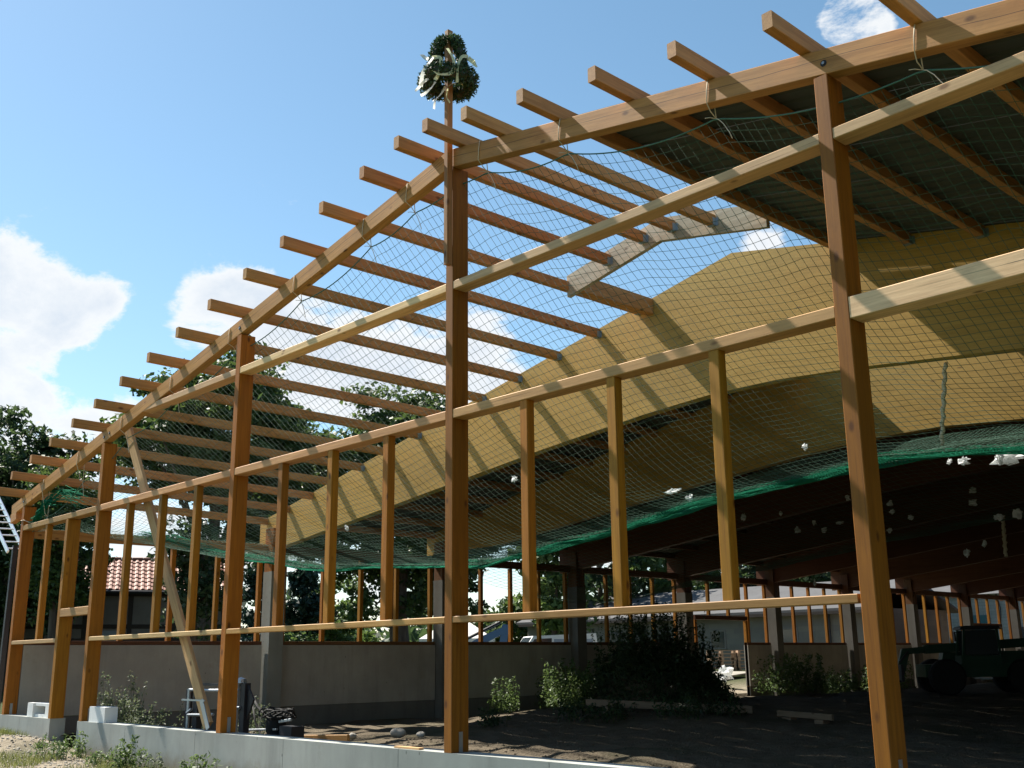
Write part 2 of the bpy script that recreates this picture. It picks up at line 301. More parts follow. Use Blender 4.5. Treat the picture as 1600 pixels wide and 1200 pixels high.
def link(name, me, parent=None, mw=None):
    o = bpy.data.objects.new(name, me); COL.objects.link(o)
    if parent is not None: o.parent = parent
    if mw is not None: o.matrix_basis = mw
    return o
def np_mesh(name, V, Fq, m, parent=None, smooth=False):   # V (n,3); Fq (k,4) or (k,3) fast path
    V = np.ascontiguousarray(V, dtype=np.float32); Fq = np.ascontiguousarray(Fq, dtype=np.int32); k, q = Fq.shape
    me = bpy.data.meshes.new(name); me.vertices.add(len(V)); me.vertices.foreach_set('co', V.ravel()); me.loops.add(k*q); me.loops.foreach_set('vertex_index', Fq.ravel())
    me.polygons.add(k); me.polygons.foreach_set('loop_start', np.arange(0, k*q, q, dtype=np.int32)); me.update(calc_edges=True); me.materials.append(M[m] if isinstance(m, str) else m)
    if smooth: me.shade_smooth()
    return link(name, me, parent)
def tag(o, label=None, cat=None, group=None, kind=None):
    for k, v in (('label', label), ('category', cat), ('group', group), ('kind', kind)):
        if v: o[k] = v
    return o
def thing(name, label, cat, loc=(0, 0, 0), rz=0, group=None):
    o = bpy.data.objects.new(name, None); COL.objects.link(o); o.location = loc; o.rotation_euler = (0, 0, rz); o.empty_display_size = .2
    return tag(o, label, cat, group)
MWD = {}
def attach(o, p):      # keep a world-space mesh in place under a timber that has its own frame
    o.parent = p; o.matrix_parent_inverse = MWD[p.name].inverted(); return o
def timber(name, a, b, w, h, m, parent, up=(0, 0, 1), ch=.006):
    a, b = Vector(a), Vector(b); L = (b-a).length; x = (b-a)/L; y = Vector(up).cross(x).normalized(); z = x.cross(y)
    V, F = prism8(w, h, ch); me = bpy.data.meshes.new(name); me.from_pydata([(q[0]*L, q[1], q[2]) for q in V], [], F); me.materials.append(M[m])
    mw = Matrix(((x.x, y.x, z.x, a.x), (x.y, y.y, z.y, a.y), (x.z, y.z, z.z, a.z), (0, 0, 0, 1)))
    o = link(name, me, parent); o.matrix_basis = mw; MWD[o.name] = mw; return o
def copy_tree(o, parent=None):
    c = o.copy(); COL.objects.link(c)
    if parent: c.parent = parent
    for ch in o.children: copy_tree(ch, c)
    return c

# ------------------------------------------------------------------ heights
X0 = -.09
def z_front(x): return 7.834-.19*abs(x-X0)       # top of purlins at the gable
def z_beam(x): return 7.815-.20*abs(x-X0)        # top of the glulam beams
def z_top(x, y):
    if y >= 5.77: return z_beam(x)
    return z_front(x)+(z_beam(x)-z_front(x))*max(0, min(1, (y+.566)/6.336))
_sx = [0, .6, 2, 4.4, 6.2, 11.6, 14.4]; _sz = [5.62, 5.62, 5.53, 5.30, 5.09, 4.47, 4.15]
def soffit(x): return float(np.interp(abs(x-X0), _sx, _sz))
def vnoise(x, y, s=1.0, seed=0):
    r = np.zeros_like(np.asarray(x, float))
    for i, (a, b, c) in enumerate(((1.0, 0, 1), (.53, 2.1, .6), (1.7, 4.4, .45), (3.1, 1.2, .25), (6.3, 3.7, .12))):
        th = i*1.3+seed; u = np.cos(th)*x+np.sin(th)*y; v = -np.sin(th)*x+np.cos(th)*y
        r = r+c*np.sin(u*a*s*2.1+b+seed)*np.cos(v*a*s*1.7+b*1.7)
    return r
def g_out(x, y):
    x = np.asarray(x, float); y = np.asarray(y, float)
    z = np.interp(x, [-400, -60, -30, -16, -12, -8, -3, 12, 60, 400], [1.2, 1.0, .7, .32, .24, .09, -.02, 0, .1, .5])
    far = np.clip((y-8)/26, 0, 1)*np.clip((-x-12)/6, 0, 1)
    z = z+far*.45
    z = z+.035*vnoise(x, y, .8, 1)*np.clip(1-np.hypot(x, y)/80, 0, 1)
    heap = .20*np.exp(-(((x+13.0)/.95)**2+((y+.75)/.55)**2))+.20*np.exp(-(((x+11.0)/1.0)**2+((y+.55)/.7)**2))
    z = z+heap*(1+.12*vnoise(x, y, 4, 2))
    inside = (x > -14.0) & (x < 14.0) & (y > .15) & (y < 57.5)
    return np.where(inside, -.25, z)
def g_in(x, y):
    x = np.asarray(x, float); y = np.asarray(y, float)
    z = np.interp(x, [-14, -9, -6, -2, 14], [.15, .22, .14, .02, .0])
    z = z+.045*vnoise(x, y, .55, 3)+.02*vnoise(x, y, 3.4, 5)+np.interp(x, [-14, -8, -4, 0, 14], [.22, .25, .38, .50, .50])*np.exp(-(np.clip(y-.35, 0, 9)/.75)**2)
    u = np.clip((y-8)/4.5, 0, 1); z = z+.28*u*u*(3-2*u)*np.exp(-((x+6)/6.2)**4)
    return z
def grid(name, xs, ys, fn, m, smooth=True):
    X, Y = np.meshgrid(xs, ys); Z = fn(X, Y); n, k = len(ys), len(xs); idx = np.arange(n*k).reshape(n, k)
    Fq = np.stack([idx[:-1, :-1], idx[:-1, 1:], idx[1:, 1:], idx[1:, :-1]], -1).reshape(-1, 4)
    return np_mesh(name, np.stack([X, Y, Z], -1).reshape(-1, 3), Fq, m, None, smooth)
def spread(a, b, step, far):
    core = list(np.arange(a, b+.001, step)); lo = []; d = step; x = a
    while x > -far: d *= 1.25; x -= d; lo.append(x)
    hi = []; d = step; x = core[-1]
    while x < far: d *= 1.25; x += d; hi.append(x)
    return lo[::-1]+core+hi
xs = sorted(set(np.round([x for x in spread(-17, 7, .15, 900)], 3)) | {-14.01, -13.97, 13.97, 14.01})
ys = sorted(set(np.round([y for y in spread(-6, 3, .15, 900)], 3)) | {.13, .17, 57.4, 57.6})
tag(grid('ground', xs, ys, g_out, 'ground'), kind='structure')
tag(grid('dirt_floor', np.concatenate([np.arange(-13.95, 8, .17), np.arange(8, 13.96, .6), [13.95]]), np.concatenate([np.arange(.2, 12, .17), np.arange(12, 57, .5), [57.3]]), g_in, 'soil'), kind='structure')
tag(MB().poly([(-19.5, 24, .62), (-16.6, 24, .60), (-18.4, 31.9, .95), (-22.5, 31.9, .98)], (0, 0, .05)).build('path', M['sandheap']), kind='structure')

# ------------------------------------------------------------------ timber hall
hall = thing('timber_hall', 'unfinished open timber hall with bare posts, rafters and half sheeted roof', 'building')
PW = .13; PD = .24
posts = [-13.81, -9.92, -5.025, 0, 5, 10, 13.83]
RAF = .236
def raf_bot(x): return 7.434-.19*abs(x-X0)
POST = {}
for x in posts:
    ytop = raf_bot(x-PW/2)-.012
    p = timber('post', (x-PW/2, PD/2, .692), (x-PW/2, PD/2, ytop), PD, PW, 'post', hall, up=(1, 0, 0)); POST[x] = p
    pl = MB().box((x+.001, .10, .694), (x+.007, .15, .90))
    pl.cyl((x+.006, .125, .74), (x+.013, .125, .74), .009, 8); pl.cyl((x+.006, .125, .86), (x+.013, .125, .86), .009, 8)
    b = pl.build('post_bracket', 'galv'); attach(b, p)
dp = timber('door_post', (-11.35-.065, PD/2, .692), (-11.35-.065, PD/2, 4.30), PD, .125, 'post', hall, up=(1, 0, 0))
timber('lintel', (-11.348, .06, 2.56), (-10.054, .06, 2.56), .12, .145, 'rail_mid', hall)
# gable rafters with scarf joint at the ridge
rl = timber('rafter', (X0-.02, .07, 7.434+RAF/2-.19*.02), (-14.6, .07, 7.434+RAF/2-.19*(14.6+X0)), .14, RAF, 'rafter', hall)
rr = timber('rafter', (X0+.02, .07, 7.434+RAF/2-.19*.02), (14.4, .07, 7.434+RAF/2-.19*(14.4-X0)), .14, RAF, 'rafter', hall)
timber('rafter_end_block', (-14.62, .06, 4.62), (-14.30, .06, 4.68), .12, .2, 'purlin', hall)
for x, r in ((-13.9, rl), (-9.98, rl), (-9.75, rl), (-5.09, rl), (4.98, rr), (9.93, rr)):
    zc = raf_bot(x)+.10
    b = MB().cyl((x, .004, zc), (x, -.004, zc), .030, 14).build('bolt_washer', 'steel_dark'); attach(b, r)
    b = MB().cyl((x, -.004, zc), (x, -.014, zc), .014, 6).build('bolt_head', 'galv'); attach(b, r)
def rails(z0, z1, d, segs):
    for a, b, m, za, zb in segs:
        timber('rail', (a, d/2+.003, ((za or z0)+(zb or z1))/2), (b, d/2+.003, ((za or z0)+(zb or z1))/2), d, (zb or z1)-(za or z0), m, hall)
rails(5.855, 5.953, .20, [(-8.45, -5.158, 'rail_pale', 0, 0), (-5.022, -.133, 'rail_pale', 0, 0), (.003, 4.867, 'rail_pale', 0, 0), (5.003, 9.867, 'rail_pale', 0, 0), (10.003, 11.0, 'rail_pale', 0, 0)])
rails(4.305, 4.409, .20, [(-13.807, -10.053, 'sill', 0, 0), (-9.917, -5.158, 'rail_mid', 0, 0), (-5.022, -.133, 'rail_mid', 0, 0), (.003, 4.867, 'rail_mid', 0, 0), (5.003, 9.867, 'rail_wide', 4.27, 4.452), (10.003, 13.69, 'rail_mid', 0, 0)])
rails(2.032, 2.101, .14, [(-13.807, -11.48, 'board', 0, 0), (-9.917, -5.158, 'board', 0, 0), (-5.022, -.133, 'sill', 0, 0), (.003, 4.845, 'sill', 0, 0), (10.003, 13.69, 'sill', 0, 0)])
for x in (-12.45, -8.68, -7.42, -6.2, -3.69, -2.46, -1.24, 1.21, 2.45, 3.69):
    timber('stud', (x-.055, .07, 2.103), (x-.055, .07, 4.303), .11, .11, 'stud', hall, up=(1, 0, 0))
for x in (11.2, 12.5): timber('stud', (x-.055, .07, 2.103), (x-.055, .07, 4.303), .11, .11, 'stud', hall, up=(1, 0, 0))
br = timber('brace', (-9.62, .29, 5.78), (-5.93, .29, .74), .06, .21, 'board', hall, up=(1, 0, .73))
# galvanised foot on the brace
ft = MB().bar((-6.12, .25, 1.10), (-5.86, .25, .70), .012, .10, up=(1, 0, .65)); ft.box((-6.75, .245, 1.085), (-6.02, .265, 1.11))
b = ft.build('brace_foot', 'galv'); attach(b, br)
# eave beams and side wall timber
YEND = 57.5; NB = 10; Y = [5.77+5.2*k for k in range(NB)]; BT = .2
purL = [-.342, -1.058, -1.967, -2.93, -3.92, -4.96, -5.98, -6.98, -8.0, -9.04, -10.01, -11.03, -12.0, -13.0, -13.98]
purR = [.212, .916, 1.829, 2.86, 3.85, 4.863, 5.87, 6.88, 7.89, 8.9, 9.9, 10.9, 11.9, 12.9, 13.9]
def purlin(xr, ya, yb, m='purlin', hanger=False):
    x = xr-.05; a = (x, ya, z_top(x, ya)-.08); b = (x, yb, z_top(x, yb)-.08)
    p = timber('purlin', a, b, .10, .158, m, hall)
    if hanger:
        h = MB().box((xr+.001, yb-.075, b[2]-.085), (xr+.004, yb-.004, b[2]+.03)); h.box((x-.055, yb-.075, b[2]-.087), (xr+.004, yb-.004, b[2]-.082)); h.box((xr+.001, yb-.006, b[2]-.085), (xr+.045, yb-.003, b[2]+.03))
        o = h.build('joist_hanger', 'hanger'); attach(o, p)
for i, xr in enumerate(purL): purlin(xr, -.566, 4.0 if i < 2 else 5.767, 'purlin', i < 12)
for i, xr in enumerate(purR): purlin(xr, -.566, 4.0 if i < 2 else 5.767, 'purlin', i < 8)
# ridge opening header and trimmer
def slab(name, x0, x1, y0, y1, hgt, m, drop=0.0):
    pts = [(x0, y0, z_top(x0, y0)-hgt), (x1, y0, z_top(x1, y0)-hgt), (x1, y0, z_top(x1, y0)-drop), (x0, y0, z_top(x0, y0)-drop)]
    return MB().poly(pts, (0, y1-y0, 0)).build(name, M[m], hall)
slab('header', -2.0, X0, 4.003, 4.085, .265, 'fresh_cut', -.085); slab('header', X0+.002, 1.725, 4.003, 4.085, .265, 'fresh_cut', -.085)
timber('trimmer', (-1.78, 4.087, z_top(-1.78, 4)-.14), (-1.78, 5.767, z_top(-1.78, 5.767)-.14), .14, .27, 'purlin', hall)
# glulam frames
for k, y in enumerate(Y):
    top = [(x, z_beam(x)) for x in (-14.35, X0, 14.15)]
    bx = [14.15, 11.6, 9, 6.2, 4.4, 3.2, 2, 1.2, .6, 0, -.6, -1.2, -2, -3.2, -4.4, -6.2, -9, -11.6, -14.35]
    pts = [(x, y, z) for x, z in top]+[(x, y, soffit(x)) for x in bx]
    MB().poly(pts, (0, BT, 0)).build('glulam_beam', M['glulam' if k < 2 else 'glulam_shaded'], hall)  # deeper frames carry the hall's shade in their colour
    for sx, hh in ((-13.75, 4.18), (13.75, 4.18)):
        MB().box((sx-.19, y-.09, .05), (sx+.19, y+.29, 3.72)).build('concrete_column', M['column' if k < 1 else 'base_shade_conc'], hall)  # columns past the first frame have shade put into their colour
        for dy in (-.085, BT+.005): timber('column_cheek', (sx, y+dy+.04, 3.35), (sx, y+dy+.04, 4.75), .08, .36, 'post' if k < 1 else 'dark_timber', hall, up=(1, 0, 0))  # deeper cheeks are the same timber with shade in the colour
# purlins of the inner bays
for k in range(0, 5):
    for xr in purL[2:]+purR[2:]: purlin(xr, Y[k]+BT, Y[k+1], 'purlin' if k < 1 else 'dark_timber')  # purlins beyond the second frame are darkened as painted shade
for s in (-1.78, 1.70): timber('trimmer', (s, Y[0]+BT, z_beam(s)-.14), (s, Y[1], z_beam(s)-.14), .12, .27, 'purlin', hall)
for k in range(1, 5):
    for xr in purL[:2]+purR[:2]: purlin(xr, Y[k]+BT, Y[k+1], 'dark_timber')  # same painted shade on the inner ridge purlins
# roof sheets: ribbed panels laid down the slope
def sheet(xa, xb, ya, yb):
    n = 5; V = []; F = []
    prof = []
    for i in range(n):
        u0 = ya+(yb-ya)*i/n; du = (yb-ya)/n
        prof += [(u0+.004, 0), (u0+du*.62, 0), (u0+du*.72, .022), (u0+du*.90, .022), (u0+du*.996, 0)]
    for x in (xa, xb):
        for u, h in prof: V.append((x, u, z_top(x, u)+.004+h))
    for x in (xa, xb):
        for u, h in prof: V.append((x, u, z_top(x, u)+.016+h))
    m = len(prof)
    for i in range(m-1):
        F += [(i, m+i, m+i+1, i+1), (2*m+i, 2*m+i+1, 3*m+i+1, 3*m+i), (i, i+1, 2*m+i+1, 2*m+i), (m+i, 3*m+i, 3*m+i+1, m+i+1)]
    F += [(0, 2*m, 3*m, m), (m-1, 2*m-1, 4*m-1, 3*m-1)]
    return MB().add(V, F).build('roof_sheet', M['sheet'], hall)
def lay(xa, xb, ya, yb, wd=1.08):
    y = ya
    while y < yb-.05: sheet(xa, xb, y, min(yb, y+wd)); y += wd
lay(1.75, 14.4, .30, Y[0]+.1); lay(-1.95, -14.5, Y[0]+.13, Y[1]+.1); lay(1.85, 14.4, Y[0]+.13, Y[1]+.1)
lay(X0-.01, -14.5, Y[1]+.13, Y[-1]+BT, 1.3); lay(X0+.01, 14.4, Y[1]+.13, Y[-1]+BT, 1.3)
# side walls
def side(sx, sgn, doors):
    for k in range(NB+1):
        ya = .25 if k == 0 else Y[k-1]+.322; yb = Y[k]-.122 if k < NB else YEND
        segs = [(ya, yb)]
        for da, db in doors:
            segs = [t for s in segs for t in (((s[0], min(s[1], da)), (max(s[0], db), s[1])) if da < s[1] and db > s[0] else (s,)) if t[1]-t[0] > .05]
        for a, b in segs:
            MB().box((sx-.09, a, .62), (sx+.09, b, 2.02)).build('wall_panel', M['panel'], hall)
            MB().box((sx-.07, a, -.1), (sx+.07, b, .612)).build('wall_base', M['base_shade_conc'], hall)
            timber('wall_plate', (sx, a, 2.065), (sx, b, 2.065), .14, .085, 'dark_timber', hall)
        n = 5; 
        for i in range(n):
            y = ya+.12+(yb-ya-.24)*i/(n-1) if k else ya+.9+(yb-ya-1.0)*i/(n-1)
            if k > 6 and i in (1, 3) and sgn < 0: pass
            ind = [d for d in doors if d[0]-.1 < y < d[1]+.1]
            timber('wall_stud', (sx, y, 3.02 if ind else 2.11), (sx, y, 4.16), .11, .10, 'stud', hall, up=(0, 1, 0))
        a0 = .25 if k == 0 else ya-.32
        timber('eave_beam', (sx, a0, 4.27), (sx, yb+.12, 4.27), .14, .20, 'dark_timber' if k else 'purlin', hall)  # beams past the first bay are darkened to stand for shade
    for da, db in doors:
        timber('door_head', (sx, da-.1, 2.94), (sx, db+.1, 2.94), .14, .14, 'dark_timber', hall)
        for y in (da-.06, db+.06): timber('door_jamb', (sx, y, .1), (sx, y, 2.86), .12, .12, 'stud', hall, up=(0, 1, 0))
side(-13.9, -1, [(22.2, 25.0), (43.1, 46.0)]); side(13.9, 1, [])
for k in range(NB): MB().box((14.06, .3+5.2*k+.01, 2.0), (14.10, .3+5.2*(k+1), 4.6)).build('unseen_wall_boarding', M['dark_timber'], hall)  # unseen closed side wall, added to cut light from the right
MB().poly([(-14, YEND+.13, 2.0), (14, YEND+.13, 2.0), (14, YEND+.13, 4.7), (X0, YEND+.13, 7.6), (-14, YEND+.13, 4.7)], (0, .04, 0)).build('unseen_gable_boarding', M['dark_timber'], hall)  # unseen boarding added to keep light out at the far end
for x in np.arange(-12.5, 13, 2.5): timber('gable_stud', (x, YEND, 2.1), (x, YEND, raf_bot(x)), .12, .12, 'stud', hall, up=(1, 0, 0))
MB().box((-14, YEND-.1, 0), (14, YEND+.1, 2.0)).build('wall_panel', M['panel'], hall)

# plinth walls under the gable
pl1 = thing('plinth_wall', 'short sunlit concrete plinth wall at the left end, carrying the notched block', 'wall', (-14, 0, 0))
pl2 = thing('plinth_wall', 'long low concrete plinth wall running under the middle posts to the right', 'wall', (-10.1, 0, 0))
def plpanel(par, a, b): 
    o = MB().box((a+.004, 0, -.25), (b-.004, .28, .69)).build('concrete_panel', M['plinth'], par); o.location = (-par.location.x, 0, 0); return o
for a, b in ((-14.05, -12.9), (-12.9, -11.36)): plpanel(pl1, a, b)
for a, b in zip((-10.1, -8.14, -5.76, -3.36, -.93, 1.46, 3.85, 6.25, 8.65, 11.05), (-8.14, -5.76, -3.36, -.93, 1.46, 3.85, 6.25, 8.65, 11.05, 14.0)): plpanel(pl2, a, b)

# ------------------------------------------------------------------ safety nets
net = thing('safety_net', 'green safety net hanging from the gable rafters and bellying below the first glulam beam', 'safety net', (0, 0, 7))
bxx = [-13.75, -13.3, -12.4, -10.4, -8.0, -5.4, -2.9, -1.0, 1.3, 2.45, 3.5, 4.3, 6, 9, 14]
bzz = [4.50, 4.12, 3.85, 3.56, 3.42, 3.30, 3.57, 3.83, 4.05, 4.13, 4.06, 4.0, 3.85, 3.6, 3.3]
byy = [2.0, 3.2, 4.2, 5.0, 5.0, 5.0, 5.0, 5.0, 5.0, 5.0, 5.0, 5.0, 5.0, 5.0, 5.0]
TIES = [-12.9, -11.2, -9.3, -7.4, -5.45, -3.6, -1.9, -.95, .45, 1.77, 3.73, 5.76, 7.8, 9.8]
def net_front(x):
    x = np.asarray(x, float); t = np.array(TIES); i = np.clip(np.searchsorted(t, x)-1, 0, len(t)-2); u = np.clip((x-t[i])/(t[i+1]-t[i]), 0, 1)
    return 7.434-.19*np.abs(x-X0)-.10-.55*u*(1-u)*(t[i+1]-t[i])/2.2-np.where(x < -9, (-9-x)*.10, 0)
def net_z(x, y):
    x = np.asarray(x, float); y = np.asarray(y, float)
    yb = np.interp(x, bxx, byy); zb = np.interp(x, bxx, bzz); zf = net_front(x); y0 = .16
    f = np.clip((yb-y)/(yb-y0), 0, 1)**1.55; zr = np.interp(np.abs(x-X0), _sx, _sz)-.15; g = np.clip((y-yb)/(10.8-yb), 0, 1)**1.35
    z = np.where(y < yb, zb+(zf-zb)*f, zb+(zr-zb)*g)
    wob = .030*vnoise(x, y, 1.1, 8)*np.clip((y-.2)/1.0, 0, 1)
    return z+wob
def tubes_np(paths, r):   # 3-sided tubes along polylines (list of (n,3) arrays)
    V = []; F = []; o = 0
    for P in paths:
        P = np.asarray(P); n = len(P); T = np.gradient(P, axis=0); T /= np.linalg.norm(T, axis=1, keepdims=True)+1e-9
        A = np.cross(T, np.array([.31, .17, .93])); A /= np.linalg.norm(A, axis=1, keepdims=True)+1e-9; B = np.cross(T, A)
        ring = [P+r*(A*math.cos(a)+B*math.sin(a)) for a in (0, 2.094, 4.189)]
        V.append(np.stack(ring, 1).reshape(-1, 3)); i = np.arange(n-1)[:, None]*3+o; k = np.arange(3)[None]; k2 = (k+1) % 3
        F.append(np.stack([i+k, i+k2, i+3+k2, i+3+k], -1).reshape(-1, 4)); o += 3*n
    return np.concatenate(V), np.concatenate(F)
def net_part(parent, zfun, xs, ys, r, sx, sy, name='netting'):
    paths = []
    xx = np.arange(xs[0], xs[1]+1e-6, .2); yy = np.arange(ys[0], ys[1]+1e-6, .2)
    def jit(P): return P
    for y in np.arange(ys[0], ys[1]+1e-6, sy):
        yv = y+.02*np.sin(xx*1.7+y*3)*min(1, (y-ys[0])*2); paths.append(np.stack([xx, yv, zfun(xx, yv)], -1))
    for x in np.arange(xs[0], xs[1]+1e-6, sx):
        xv = x+.02*np.sin(yy*1.3+x*2.1); paths.append(np.stack([xv, yy, zfun(xv, yy)], -1))
    V, F = tubes_np(paths, r); V[:, 2] -= parent.location.z; V[:, 0] -= parent.location.x; V[:, 1] -= parent.location.y
    o = np_mesh(name, V, F, 'cord', parent); o['kind'] = 'stuff'; return o
net_part(net, net_z, (-13.7, 8.6), (.16, 10.8), .0031, .10, .10)
def rel(par, pts): return [Vector(p)-par.location for p in pts]
xx = np.arange(-13.7, 8.7, .1)
MB().tube(rel(net, [(x, .16, float(net_front(x))) for x in xx]), .008, 5).build('edge_rope', 'rope_dark', net, True)
for x in TIES[:-2]:
    zt = raf_bot(x)+RAF; zn = float(net_front(x)); m = MB()
    j = random.uniform(-.02, .02)
    m.tube(rel(net, [(x, .16, zn), (x+j, .10, zn+.06), (x+.02, -.006, raf_bot(x)+.0), (x+.03, -.008, raf_bot(x)+.12), (x+.05, -.006, zt+.002), (x+.05, .07, zt+.006), (x+.03, .147, zt), (x, .148, raf_bot(x)), (x, .16, zn)]), .0055, 5)
    m.tube(rel(net, [(x, .16, zn), (x+.04, .13, zn-.03), (x+.10, .12, zn-.10), (x+.17, .11, zn-.22), (x+.20, .11, zn-.30)]), .0045, 5)
    m.tube(rel(net, [(x, .16, zn), (x-.05, .13, zn+.02), (x-.10, .12, zn+.03)]), .004, 5)
    m.build('tie_cord', 'tie', net, True)
# folded lower border and bunched corner of the net
fx = np.concatenate([np.arange(-13.72, 8.6, .12)])
m = MB()
fold = []
for i in range(15):
    off = (i-7)*.020
    fold.append(np.stack([fx, np.interp(fx, bxx, byy)+.50+off+.03*np.sin(fx*2.3+i), net_z(fx, np.interp(fx, bxx, byy)+.5)+.02*np.sin(fx*3.1+i*1.3)+.012*np.cos(fx*7+i*2)], -1))
for i in range(len(fx)*6):
    x = rng.uniform(-13.7, 8.5); y = float(np.interp(x, bxx, byy))+.5; z0 = float(net_z(x, y)); fold.append(np.array([(x, y-.12, z0-.01), (x+rng.uniform(-.05, .05), y, z0-.02), (x+rng.uniform(-.08, .08), y+.13, z0+.02)]))
for k in range(26):      # slack second layer of mesh gathered along the lowest line of the sag
    o_ = -.35+.045*k; yv = np.interp(fx, bxx, byy)+.5+o_+.02*np.sin(fx*1.9+k); fold.append(np.stack([fx, yv, net_z(fx, yv)-.05-.02*np.cos(fx*1.3+k*.4)], -1))
for x in np.arange(-13.6, 8.5, .045):
    y = float(np.interp(x, bxx, byy)); yv = np.linspace(y+.12, y+1.3, 6); xv = x+.03*np.sin(yv*5+x*9); fold.append(np.stack([xv, yv, net_z(xv, yv)-.05], -1))
V, F = tubes_np(fold, .0040); V -= np.array(net.location)
o = np_mesh('folded_border', V, F, 'cord_bunch', net); o['kind'] = 'stuff'
bp = []
cor = np.array([(-12.55, .15, 4.86), (-12.9, .12, 4.78), (-13.15, .1, 4.62), (-13.35, .1, 4.5), (-13.55, .12, 4.42)])
for i in range(46):
    j = rng.normal(0, .045, (5, 3)); j[0] *= 1.6; j[4] *= 1.2; bp.append(cor+j)
for i in range(24):
    s = cor[0]+rng.normal(0, .06, 3); bp.append(np.array([s, s+np.array([.25, .05, .02+rng.normal(0, .06)]), s+np.array([.5, .3, -.05+rng.normal(0, .1)])]))
V, F = tubes_np(bp, .006); V -= np.array(net.location); o = np_mesh('bunched_corner', V, F, 'cord_bunch', net); o['kind'] = 'stuff'
MB().tube(rel(net, [(-13.55, .12, 4.42), (-13.8, -.005, 4.52), (-13.95, -.006, 4.52), (-13.96, .1, 4.52), (-13.6, .25, 4.45), (-13.55, .12, 4.42)]), .007, 5).build('tie_cord', 'tie', net, True)
net2 = thing('safety_net', 'second safety net deep in the dark hall under the covered bays, speckled with white scraps', 'safety net', (0, 11, 6))
def net2_z(x, y):
    x = np.asarray(x, float); y = np.asarray(y, float); u = np.clip((y-10.9)/10.4, 0, 1)
    return np.interp(np.abs(x-X0), _sx, _sz)-.12-.9*4*u*(1-u)+.03*vnoise(x, y, 1, 4)
net_part(net2, net2_z, (-13.5, 9), (10.95, 21.2), .0032, .2, .2)
# hanging cords between beam and net
for nm, lab, a, b, r in (('hanging_rope', 'pale twisted rope hanging from the beam to the net right of the tall right post', (3.02, 6.0, 5.4), (2.75, 6.2, 4.35), .03),
                      ('hanging_rope', 'faint pale rope hanging in the dark behind the tall right post', (-2.3, 20, 5.0), (-2.35, 20, 4.0), .05)):
    o = thing(nm, lab, 'rope', b); P = [Vector(a)+(Vector(b)-Vector(a))*t+Vector((.012*math.sin(t*40), .012*math.cos(t*40), 0)) for t in np.linspace(0, 1, 24)]
    MB().tube([p-Vector(b) for p in P], [r*(.8+.25*(i % 2)) for i in range(24)], 6).build('rope_strand', 'tie', o, True)

# ------------------------------------------------------------------ topping-out wreath
pole = thing('wreath_pole', 'square timber pole screwed to the middle post and sticking up above the ridge', 'pole', (-.03, -.05, 6.15))
timber('pole_shaft', (0, 0, 0), (0, 0, 3.10), .082, .07, 'rafter', pole, up=(1, 0, 0))
wr = thing('topping_out_wreath', 'green leafy topping out crown with fluttering cream ribbons on the pole tip', 'wreath', (-.03, -.05, 8.46))
wr.scale = (.80, .80, .84)
def tufts(paths, rad, n, size, m, name, parent):
    V = []; Fq = []; o = 0
    for P in paths:
        P = np.asarray(P); idx = rng.uniform(0, len(P)-1.001, n); i0 = idx.astype(int); f = (idx-i0)[:, None]; c = P[i0]*(1-f)+P[i0+1]*f
        d = rng.normal(0, 1, (n, 3)); d /= np.linalg.norm(d, axis=1, keepdims=True); c = c+d*rad*rng.uniform(.75, 1.12, (n, 1))
        a = np.cross(d, rng.normal(0, 1, (n, 3))); a /= np.linalg.norm(a, axis=1, keepdims=True); b = d*.75+np.cross(d, a)*.6; s = size*rng.uniform(.6, 1.3, (n, 1))
        q = np.stack([c-a*s*.4, c+b*s, c+a*s*.4, c-b*s*.3], 1).reshape(-1, 3); V.append(q); Fq.append(np.arange(n*4).reshape(-1, 4)+o); o += n*4
    return np_mesh(name, np.concatenate(V), np.concatenate(Fq), m, parent)
ring = [(.33*math.cos(a), .33*math.sin(a), .10+.02*math.sin(3*a)) for a in np.linspace(0, 2*math.pi, 40)]
MB().tube(ring, .085, 8, cap=False).build('wreath_core', 'bark', wr, True)
tufts([ring], .135, 4200, .04, 'wreath', 'wreath_ring', wr)
for k in range(4):
    a = math.radians(2+90*k); arc = [(.33*math.cos(a)*math.cos(t*.95)**.8, .33*math.sin(a)*math.cos(t*.95)**.8, .10+.66*math.sin(t)) for t in np.linspace(0, 1.45, 16)]
    tufts([arc], .075, 1000, .036, 'wreath', 'wreath_arch', wr); MB().tube(arc, .04, 6).build('wreath_core', 'bark', wr, True)
def ribbon(pts, wd, m):
    P = [Vector(p) for p in pts]; V = []; F = []; n = 26; tw = random.uniform(0, 6); front = Vector((.77, -.64, .1))
    def ev(t):
        q = max(0, min(.9999, t))*(len(P)-1); k = int(q); f = q-k; a, b, c, d = P[max(k-1, 0)], P[k], P[k+1], P[min(k+2, len(P)-1)]
        return .5*((2*b)+(c-a)*f+(2*a-5*b+4*c-d)*f*f+(3*b-a-3*c+d)*f**3)
    for i in range(n+1):
        t = i/n; p = ev(t)+front*.012*math.sin(t*9+tw); d = (ev(t+.04)-ev(t-.04)).normalized(); sd = d.cross(front).normalized(); ang = .75*math.sin(t*4.5+tw); up = sd.cross(d); sd = (sd*math.cos(ang)+up*math.sin(ang))*wd/2
        V += [p-sd, p+sd]
    for i in range(n): F.append((2*i, 2*i+1, 2*i+3, 2*i+2))
    MB().add(V, F).build('ribbon', m, wr, True)
